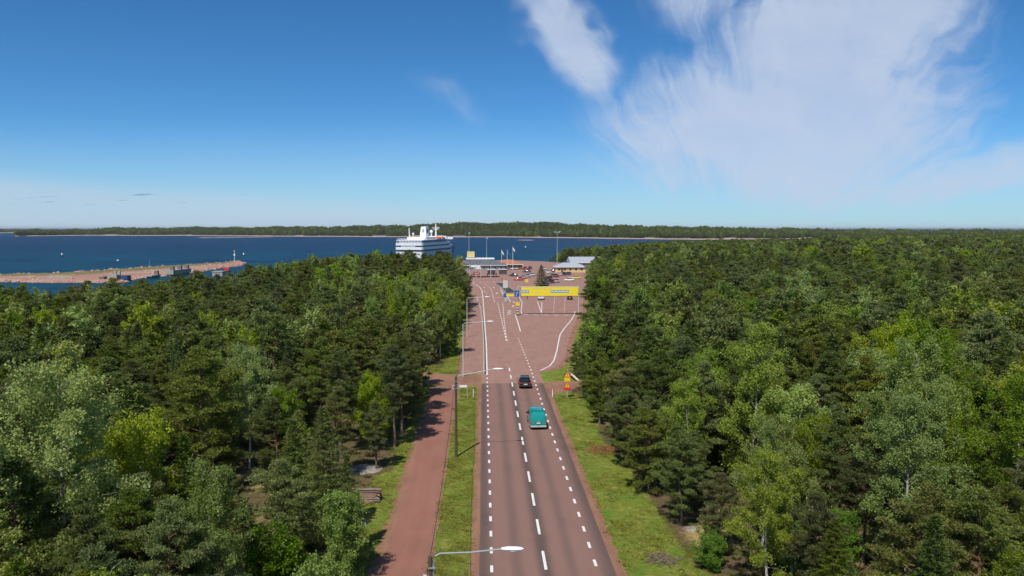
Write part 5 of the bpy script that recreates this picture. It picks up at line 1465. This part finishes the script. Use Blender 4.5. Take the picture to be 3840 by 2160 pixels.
rock(-20.0, 71.0, 1.8, 1.5, 0.5, 3, 'pale rock outcrop in the clearing under the trees')
rock(15.6, 56.5, 0.7, 0.5, 0.35, 4, 'pale boulder at the inner edge of the grass verge')

# ---- ferry
st_r = Vector((-51.0, 655, SEA)); ship = empty('passenger_ferry', (-63.0, 655.0, SEA), R(-12.6))
def deck_ring(z, y0, y1, hw, bow, cut=3.0):
    """outline of one level, stern at y0, rounded bow at y1"""
    return [(-hw + 1.0, y0, z), (hw - 1.0, y0, z), (hw, y0 + 1.5, z), (hw, y1 - bow, z), (hw * 0.86, y1 - bow * 0.55, z), (hw * 0.5, y1 - bow * 0.18, z), (0, y1, z), (-hw * 0.5, y1 - bow * 0.18, z), (-hw * 0.86, y1 - bow * 0.55, z), (-hw, y1 - bow, z), (-hw, y0 + 1.5, z)]
HW = 12.2
def tier(name, z0, z1, y0, y1, hw, bow, mat, parent=ship): return MB().loft([deck_ring(z0, y0, y1, hw, bow), deck_ring(z1, y0, y1, hw, bow)]).build(name, mat, parent)
MB().loft([deck_ring(-1.0, 1, 116, HW - 2.5, 30), deck_ring(1.5, 0.5, 118, HW - 0.5, 28), deck_ring(6.6, 0, 121, HW, 26)]).build('hull', M['ship_white'], ship)
MB().loft([deck_ring(-0.2, 0.6, 117.5, HW - 0.9, 29), deck_ring(1.4, 0.42, 118.2, HW - 0.42, 28)]).build('waterline_band', M['ship_blue'], ship)
tier('car_deck', 6.6, 8.2, 1.8, 117, HW - 0.8, 26, M['ship_dark'])
tier('bulwark', 8.2, 10.6, 0.0, 117, HW, 26, M['ship_white'])
tier('cabin_level', 10.6, 11.8, 1.2, 110, HW - 0.5, 26, M['ship_dark'])
tier('bulwark', 11.8, 13.8, 0.0, 109, HW, 26, M['ship_white'])
tier('saloon_level', 13.8, 16.0, 3.0, 104, HW - 1.6, 24, M['ship_grey'])
tier('deck', 16.0, 16.5, 2.4, 103, HW - 0.6, 24, M['ship_white'])
tier('top_house', 16.5, 18.6, 20, 90, HW - 3.5, 14, M['ship_white'])
sw = MB()
for i in range(9): sw.box((-5 + i * 1.1, -0.06 + 1.2, 11.2), (0.8, 0.12, 0.75))
for i in range(6): sw.box((-10.4 + i * 1.05, 1.14, 11.2), (0.85, 0.1, 0.75)); sw.box((5.4 + i * 1.0, 1.14, 11.2), (0.7, 0.1, 0.75))
sw.build('stern_windows', M['dark_glass'], ship)
sq = MB()
sq.box((-1.0, 1.0, 11.2), (12.5, 0.25, 1.25)); sq.build('stern_panel', M['ship_white'], ship)
pl = MB()
for i in range(9): pl.box((-10.5 + i * 2.6, 0.35, 14.9), (0.45, 0.3, 2.2))
pl.box((0, 0.35, 16.05), (22.5, 0.5, 0.4)); pl.build('stern_frame', M['ship_white'], ship)
for s in (-1, 1):
    for zz, y0, y1 in ((11.2, 6, 88), (14.9, 8, 78), (7.4, 10, 90), (17.6, 24, 74)):
        ws = MB(); k = HW - (0.5 if zz < 12 and zz > 9 else 1.6 if zz > 13 and zz < 16 else 0.8 if zz < 9 else 3.5)
        yy = y0
        while yy < y1: ws.box((s * (k + 0.03), yy, zz), (0.1, 1.3, 0.8)); yy += 2.4
        ws.build('windows', M['dark_glass'], ship)
    # lifeboats on davits
    for yy in (46, 60):
        lb = MB().ball((0, 0, 0), (1.9, 5.6, 1.6), 12, 8).build('lifeboat', M['orange'], ship, True, (s * (HW + 0.6), yy, 17.4))
        MB().ball((0, 0, -0.5), (1.92, 5.5, 1.25), 12, 8).build('boat_hull', M['ship_white'], lb, True)
        MB().tube([(s * (HW - 1), yy - 3.4, 16.4), (s * (HW - 0.5), yy - 3.4, 19.6), (s * (HW + 0.8), yy - 3.4, 19.8)], 0.16, 6).tube([(s * (HW - 1), yy + 3.4, 16.4), (s * (HW - 0.5), yy + 3.4, 19.6), (s * (HW + 0.8), yy + 3.4, 19.8)], 0.16, 6).build('davit', M['ship_white'], ship)
    rl = MB()
    for zz in (17.2, 17.6): rl.tube([(s * (HW - 0.7), 3, zz), (s * (HW - 0.7), 78, zz)], 0.05, 4)
    for i in range(38): rl.box((s * (HW - 0.7), 3 + i * 2, 17.05), (0.06, 0.06, 1.1))
    rl.build('railing', M['ship_white'], ship)
rl = MB()
for zz in (17.2, 17.6): rl.tube([(-HW + 0.8, 2.6, zz), (HW - 0.8, 2.6, zz)], 0.05, 4)
for i in range(12): rl.box((-HW + 0.8 + i * 2, 2.6, 17.05), (0.06, 0.06, 1.1))
rl.build('railing', M['ship_white'], ship)
fn = MB().loft([[(-2.9, 40, 18.4), (2.9, 40, 18.4), (2.9, 50, 18.4), (-2.9, 50, 18.4)], [(-2.2, 41.8, 27.6), (2.2, 41.8, 27.6), (2.2, 50.0, 28.2), (-2.2, 50.0, 28.2)]]).build('funnel', M['ship_white'], ship)
MB().box((0, 40.8, 24.4), (1.9, 0.5, 2.6), 0, R(-11)).build('vent_grille', M['ship_grey'], fn)
for s in (-1, 1): MB().tube([(s * 2.52, 46, 23.6), (s * 2.66, 46, 23.6)], 2.4, 18).build('funnel_mark', M['ship_blue'], fn)
MB().tube([(-1, 45, 27.8), (-1, 45, 29.2)], 0.5, 8).tube([(1, 46, 27.8), (1, 46, 29.2)], 0.5, 8).build('exhaust_pipe', M['black_plastic'], fn)
mt = MB().tube([(0, 82, 18.4), (0, 82, 31.0)], [0.85, 0.4], 8).box((0, 82, 26.6), (7.5, 0.5, 0.45)).box((0, 82, 25.2), (5.0, 0.5, 0.4)).build('mast', M['ship_white'], ship)
for zz, w_ in ((27.2, 3.2), (25.8, 2.6)): MB().box((1.2, 81.6, zz), (w_, 0.3, 0.35)).build('radar_bar', M['ship_white'], mt)
rdm = MB().tube([(-1.5, 72, 18.4), (-1.5, 72, 22.0)], 0.6, 8).ball((-1.5, 72, 23.2), 1.6, 12, 8).build('radar_dome', M['ship_white'], ship, True)
MB().tube([(-9.2, 30, 17), (-9.4, 30, 26.5)], [0.55, 0.4], 8).build('vent_post', M['ship_white'], ship, True)
MB().tube([(-7.0, 34, 17), (-7.0, 34, 20.6)], 0.3, 8).ball((-7.0, 34, 21.4), 1.0, 10, 6).build('satellite_dome', M['ship_white'], ship, True)
MB().loft([deck_ring(16.5, 84, 102, HW - 3, 11), deck_ring(18.9, 85, 100, HW - 3.4, 10)]).build('bridge', M['ship_white'], ship)
MB().box((0, 94, 16.9), (2 * HW + 3.0, 4.0, 1.9)).build('bridge_wing', M['ship_white'], ship)
for s in (-1, 1): MB().box((s * (HW + 0.02), 100, 7.0), (0.12, 9, 6.5), 0, R(25)).build('hull_stripe', M['ship_blue'], ship)
tag(ship, 'white multi-deck passenger ferry with broad funnel moored stern-on behind the trees', 'ferry')

# ---- harbour buildings
def hip_house(name, c, sx_, sy_, eave, ridge, wall, roof, label, rz=0.0, over=0.7, hip=True, wins=5):
    o = empty(name, c, rz)
    MB().box((0, 0, eave / 2), (sx_, sy_, eave)).build('wall', wall, o)
    a, b2 = sx_ / 2 + over, sy_ / 2 + over; rl_ = a - b2 if a > b2 else 0.0; rl_ = rl_ if hip else a
    E_ = [(-a, -b2, eave), (a, -b2, eave), (a, b2, eave), (-a, b2, eave)]; r0, r1 = (-rl_, 0, ridge), (rl_, 0, ridge)
    m2 = MB(); m2.poly([E_[0], E_[1], r1, r0]); m2.poly([E_[2], E_[3], r0, r1]); m2.poly([E_[1], E_[2], r1]); m2.poly([E_[3], E_[0], r0]); m2.poly(E_[::-1])
    m2.build('roof', roof, o)
    MB().box((0, -b2 - 0.02, eave - 0.12), (2 * a, 0.12, 0.25)).build('fascia', M['white_paint'], o)
    for i in range(wins):
        xx = -sx_ / 2 + (i + 0.7) * sx_ / (wins + 0.4)
        wn = MB().box((xx, -sy_ / 2 - 0.03, eave * 0.56), (1.3, 0.1, 1.2)).build('window', M['white_paint'], o)
        MB().box((xx, -sy_ / 2 - 0.09, eave * 0.56), (1.1, 0.06, 1.0)).build('pane', M['dark_glass'], wn)
    return tag(o, label, 'building')
p = G(2132, 1022)
yh = hip_house('harbour_building', (p.x + 1.0, p.y + 5, 0), 15.5, 9, 2.9, 4.9, M['wall_yellow'], M['roof_grey'], 'low yellow building with pale grey hipped roof beside the parked cars', 0.0)
MB().box((-4.2, -4.56, 1.1), (1.2, 0.12, 2.1)).build('door', M['wall_brown'], yh)
hip_house('harbour_building', (58, 424, 0), 22, 12, 4.0, 6.9, M['wall_grey'], M['roof_grey'], 'larger building with grey roof behind the yellow building', R(4), hip=False)
hip_house('terminal_building', (-1.5, 418, 0), 26, 14, 3.0, 5.6, M['wall_grey'], M['roof_dark'], 'dark grey terminal building with low hipped roof behind the canopy', 0.0, wins=8)
hip_house('brown_building', (13.5, 428, 0), 15, 10, 2.8, 5.2, M['wall_brown'], M['roof_rust'], 'brown building with rust-coloured hipped roof behind the flagpoles', 0.0, wins=4)
cn = empty('canopy', (-1.6, 352, 0.03))
MB().box((0, 3, 8.7), (13, 9, 0.45)).build('roof', M['white_paint'], cn, bevel=0.05)
for xx in (-4.8, -1.9, 0.3, 4.8):
    for yy in (0, 6): MB().tube([(xx, yy, 0), (xx, yy, 8.5)], 0.13, 8).build('post', M['galv'], cn, True)
MB().box((-4.3, 3, 10.6), (3.4, 2.2, 2.6)).build('sign_box', M['wall_yellow'], cn)
MB().box((-2.2, 0.2, 5.3), (4.2, 0.4, 0.9)).box((-1.0, 0.25, 4.4), (2.4, 0.4, 0.7)).build('notice_board', M['white_paint'], cn)
tag(cn, 'tall flat white canopy on slim posts before the terminal', 'canopy')
for i, (sx, sy) in enumerate(((1843, 1031), (1886, 1030))):
    p = G(sx, sy); o = empty('bus_shelter', (p.x, p.y, 0.03))
    MB().box((0, 0.9, 2.55), (4.3, 2.0, 0.22)).build('roof', M['white_paint'], o)
    MB().box((0, 1.75, 1.3), (4.0, 0.06, 2.2)).build('back_pane', M['silver_plastic'], o)
    for s in (-1.95, 1.95): MB().box((s, 0.95, 1.25), (0.08, 1.6, 2.4)).build('side_pane', M['silver_plastic'], o)
    MB().box((0, 1.3, 0.45), (3.4, 0.4, 0.08)).box((-1.5, 1.3, 0.2), (0.08, 0.3, 0.42)).box((1.5, 1.3, 0.2), (0.08, 0.3, 0.42)).build('bench', M['wall_brown'], o)
    tag(o, ('white-roofed shelter nearest the canopy on tall posts', 'white-roofed shelter on the side of the flagpoles')[i], 'shelter', 'shelters in the harbour yard')
for i, (sx, top, fm, lab) in enumerate(((1881, 938, 'flag_white', 'flagpole nearest the shelters with a limp pale flag'), (1902, 938, 'flag_blue', 'middle flagpole of three with a limp blue flag'), (1923, 926, 'flag_white', 'tallest flagpole of three with a white flag'))):
    p = G(sx, 1013.5); hgt = AT(sx, top, p.y).z; o = empty('flagpole', (p.x, p.y, 0.03))
    MB().tube([(0, 0, 0), (0, 0, hgt)], [0.13, 0.07], 8).build('pole', M['white_paint'], o, True)
    f_ = MB()
    for k in range(5):
        x0_, x1_ = k * 0.22, (k + 1) * 0.22; d0, d1 = 0.08 * math.sin(k * 1.6), 0.08 * math.sin((k + 1) * 1.6)
        f_.poly([(0.08 + x0_, d0, hgt - 0.2 - k * 0.3), (0.08 + x1_, d1, hgt - 0.2 - (k + 1) * 0.3), (0.08 + x1_, d1, hgt - 1.4 - (k + 1) * 0.32), (0.08 + x0_, d0, hgt - 1.3 - k * 0.32)])
    f_.build('flag', M[fm], o); MB().ball((0, 0, hgt + 0.1), 0.14, 8, 6).build('finial', M['white_paint'], o)
    tag(o, lab, 'flagpole', 'flagpoles in the harbour yard')
for sx, by, ty, heads, lab in ((1825, 1010, 893, 1, 'slim tall light mast behind the canopy'), (2089, 1012, 870, 2, 'tall light mast with crossed lamps beside the yellow building'), (1759, 1012, 874, 1, 'tall light mast at the edge of the trees near the ferry'), (2180, 1018, 985, 1, 'short light mast in front of the larger grey-roofed building')):
    p = G(sx, by); hgt = AT(sx, ty, p.y).z; o = empty('light_mast', (p.x, p.y, 0))
    MB().tube([(0, 0, 0), (0, 0, hgt)], [0.14, 0.06], 8).build('mast', M['galv'], o, True)
    MB().box((0, 0, hgt - 0.1), (2.4 if heads == 2 else 1.0, 0.1, 0.1)).build('crossbar', M['galv'], o)
    for s in ((-1.1, 1.1) if heads == 2 else (0.45,)): MB().box((s, -0.15, hgt), (0.6, 0.5, 0.35)).build('lamp_head', M['lamp_white'], o, bevel=0.05)
    tag(o, lab, 'light mast', 'light masts at the harbour')
# lone conifer in the car park
p = G(2030, 1073)
tm, cm, h0 = PROTO['spruce', 1][0]
o = empty('spruce_tree', (p.x, p.y, 0.0)); o.scale = (1.5, 1.5, 0.80)
link(bpy.data.objects.new('trunk', tm), o); link(bpy.data.objects.new('crown', cm), o)
tag(o, 'lone dark conifer standing in the car park behind the yellow banner', 'spruce')

# ---- people in the yard
def person_mat(name, shirt, trousers):
    m_, t, b = new_mat(name); oc = t.add('ShaderNodeTexCoord').outputs['Object']; x_, y_, z_ = t.xyz(oc)[:]
    c = t.mix(t.math('GREATER_THAN', z_, 0.92), (*trousers, 1), (*shirt, 1)); c = t.mix(t.math('GREATER_THAN', z_, 1.50), c, (0.45, 0.28, 0.20, 1)); c = t.mix(t.math('GREATER_THAN', z_, 1.68), c, (0.06, 0.04, 0.03, 1))
    t.l.new(c, b.inputs['Base Color']); b.inputs['Roughness'].default_value = 0.8; return m_
def person(sx, sy, rz, shirt, trousers, label, stride=0.28):
    p = G(sx, sy)
    V = [(0, 0, 0.93), (0, 0.01, 1.15), (0, 0.0, 1.40), (0, 0.02, 1.53), (0, 0.04, 1.66), (0, 0.03, 1.76)]
    E_ = [(0, 1), (1, 2), (2, 3), (3, 4), (4, 5)]; Rr = [0.15, 0.135, 0.15, 0.055, 0.095, 0.07]
    def chain(root, pts, rads):
        last = root
        for q, r_ in zip(pts, rads): V.append(q); Rr.append(r_); E_.append((last, len(V) - 1)); last = len(V) - 1
    for s in (-1, 1):
        f_ = stride * s
        chain(0, [(s * 0.10, 0.02, 0.86), (s * 0.11, f_ * 0.55 + 0.05, 0.48), (s * 0.11, f_ * 0.9, 0.08), (s * 0.12, f_ * 0.9 + 0.16, 0.04)], [0.10, 0.065, 0.045, 0.04])
        chain(2, [(s * 0.19, 0, 1.40), (s * 0.24, -f_ * 0.45, 1.13), (s * 0.23, -f_ * 0.75 + 0.10, 0.90), (s * 0.23, -f_ * 0.8 + 0.14, 0.80)], [0.065, 0.045, 0.035, 0.03])
    me = bpy.data.meshes.new('body'); me.from_pydata(V, E_, [])
    o = bpy.data.objects.new('person', me); link(o); o.location = (p.x, p.y, 0.036); o.rotation_euler = (0, 0, R(rz))
    o.modifiers.new('skin', 'SKIN'); 
    for i, sv in enumerate(me.skin_vertices[0].data): sv.radius = (Rr[i], Rr[i] * (0.72 if i < 3 else 1.0)); sv.use_root = (i == 0)
    sb = o.modifiers.new('sub', 'SUBSURF'); sb.levels = 1; sb.render_levels = 1
    me.materials.append(person_mat('clothes', shirt, trousers))
    tag(o, label, 'person')
person(1977, 1124, 200, (0.05, 0.04, 0.04), (0.03, 0.03, 0.04), 'person in dark clothes walking under the yellow banner')
person(1882, 1054, 90, (0.30, 0.03, 0.03), (0.03, 0.03, 0.05), 'person in a red top at the striped crossing')
person(1828, 1039, 60, (0.04, 0.05, 0.08), (0.05, 0.05, 0.05), 'person bending forward while walking past the shelters', 0.35)
person(1851, 1036, 70, (0.05, 0.05, 0.06), (0.10, 0.09, 0.08), 'person in dark jacket walking in front of a shelter')
person(1861, 1036, 70, (0.25, 0.18, 0.12), (0.04, 0.04, 0.06), 'person in a brown top between the two shelters')

# ---- things out on the water
def at_sea(sx, sy): return G(sx, sy, SEA)
def buoy(sx, sy, hgt, label, mats=('white_paint', 'black_plastic')):
    p = at_sea(sx, sy); o = empty('spar_buoy', (p.x, p.y, SEA))
    MB().tube([(0, 0, -0.5), (0, 0, hgt * 0.45)], [0.9, 0.7], 10).build('float', M[mats[1]], o, True)
    MB().tube([(0, 0, hgt * 0.45), (0, 0, hgt)], [0.75, 0.6], 10).build('topmark', M[mats[0]], o, True)
    tag(o, label, 'buoy', 'spar buoys on the sea')
buoy(914, 960, 2.9, 'black and white spar buoy beyond the light beacon')
buoy(233, 962, 3.2, 'leaning pale spar buoy alone on open water'); 
buoy(1971, 932, 3.0, 'white buoy off the car park shore')
p = at_sea(442, 978); tag(MB().ball((0, 0, 0.2), 0.75, 12, 8).build('mooring_ball', M['white_paint'], None, True, (p.x, p.y, SEA)), 'small white mooring ball beyond the breakwater', 'buoy')
bp_ = G(880, 978, -1.6); o = empty('light_beacon', (bp_.x, bp_.y + 2, -2.0)); o.location = (G(880, 982, -1.9).x, G(880, 982, -1.9).y, -1.9)
hgt = AT(880, 940, o.location.y).z + 1.9
MB().tube([(0, 0, 0), (0, 0, 0.6)], [1.3, 1.1], 12).build('base', M['white_paint'], o, True)
MB().tube([(0, 0, 0.5), (0, 0, hgt * 0.94)], [0.28, 0.2], 10).build('mast', M['galv'], o, True)
MB().box((0, 0, hgt * 0.62), (1.1, 0.8, 1.3)).build('control_box', M['white_paint'], o, bevel=0.05)
MB().tube([(0, 0, hgt * 0.92), (0, 0, hgt)], 0.45, 10).build('lantern', M['lamp_white'], o, True)
tag(o, 'white light beacon mast on the tip of the breakwater', 'beacon')
p = G(561, 998, -2.2); tag(MB().tube([(0, 0, 0), (0, 0, 4.5)], 0.06, 6).build('thin_pole', M['galv'], None, True, (p.x, p.y, -2.6)), 'thin bare pole standing on the breakwater', 'pole')
# derelict berths in the basin
def pier(px0, px1, by, z1, depth, caps, label):
    a, b2 = at_sea(px0, by), at_sea(px1, by - (px1 - px0) * 0.14); d = b2 - a; L = d.length
    o = empty('concrete_pier', ((a.x + b2.x) / 2, (a.y + b2.y) / 2, SEA), math.atan2(d.y, d.x))
    MB().box((0, depth / 2, z1 * 0.5 + 0.35), (L, depth, z1 - 0.9)).build('slab', M['concrete'], o)
    MB().box((0, depth / 2, 0.0), (L * 0.9, depth * 0.8, 1.6)).build('footing', M['concrete_dark'], o)
    for k in caps: MB().box(((k - 0.5) * L, depth * 0.4, z1 + 0.9), (1.9, 2.2, 2.2), 0, 0, 0.85).build('bollard_block', M['concrete_dark'], o)
    tag(o, label, 'pier')
pier(650, 717, 1035, 3.2, 4.5, (0.13, 0.54, 0.93), 'concrete pier with three dark upright blocks beside the breakwater')
pier(570, 604, 1043, 1.5, 3.5, (0.80,), 'low concrete landing with one dark upright block')
a = at_sea(420, 1055); o = empty('ferry_ramp_ruin', (a.x, a.y, SEA), R(4))
MB().box((0, 3, 1.3), (4.4, 6, 3.6)).build('concrete_block', M['concrete'], o)
MB().box((-5.2, 3, 1.0), (2.4, 5, 2.6)).build('concrete_block', M['concrete_dark'], o)
for xx in (-1.0, 1.0): MB().box((xx + 1.2, 4, 4.0), (1.1, 1.0, 2.0)).build('upright', M['concrete'], o)
MB().box((5.6, 2.5, 1.35), (3.9, 4, 2.9)).build('fender_box', M['black_plastic'], o)
MB().box((5.6, 0.42, 1.75), (3.0, 0.2, 1.7)).build('blue_panel', M['ship_blue'], o)
tag(o, 'derelict concrete ramp block with a dark fender box on the breakwater side', 'ramp')
p = G(852, 1018, -3); o = empty('red_excavator', (p.x, p.y, SEA + 0.5))
MB().box((0, 0, 1.4), (2.6, 2.2, 1.6)).build('cab', M['sign_red'], o, bevel=0.1)
MB().tube([(-0.8, 0, 2.0), (-1.8, 0, 3.8), (-3.6, 0, 2.6), (-3.9, 0, 1.2)], 0.25, 6).build('boom', M['sign_red'], o)
MB().box((0, 0, 0.4), (3.2, 2.4, 0.9)).build('tracks', M['black_rubber'], o)
tag(o, 'small red excavator on the quay behind the shore trees', 'excavator')
a = at_sea(815, 1036); o = tag(MB().box((0, 3, 1.0), (5.5, 6, 2.6)).box((0, 3, 2.5), (5.9, 6.4, 0.4)).build('quay_block', M['concrete'], None, False, (a.x, a.y, SEA)), 'pale concrete quay block behind the shore trees', 'quay')

# ================================================================== HAZE
hz = MB().box((0, 0, (SEA - 6.5 + 62) / 2), (320000, 320000, 62 - (SEA - 6.5)))
m_ = bpy.data.materials.new('haze_air'); m_.use_nodes = True
t = NT(m_.node_tree); t.n.clear()
out = t.add('ShaderNodeOutputMaterial'); pv = t.add('ShaderNodeVolumePrincipled')
pv.inputs['Color'].default_value = (0.86, 0.93, 1.0, 1); pv.inputs['Density'].default_value = 3.1e-5
pv.inputs['Anisotropy'].default_value = 0.0
t.l.new(pv.outputs[0], out.inputs['Volume'])
tag(hz.build('haze', m_), kind='stuff')
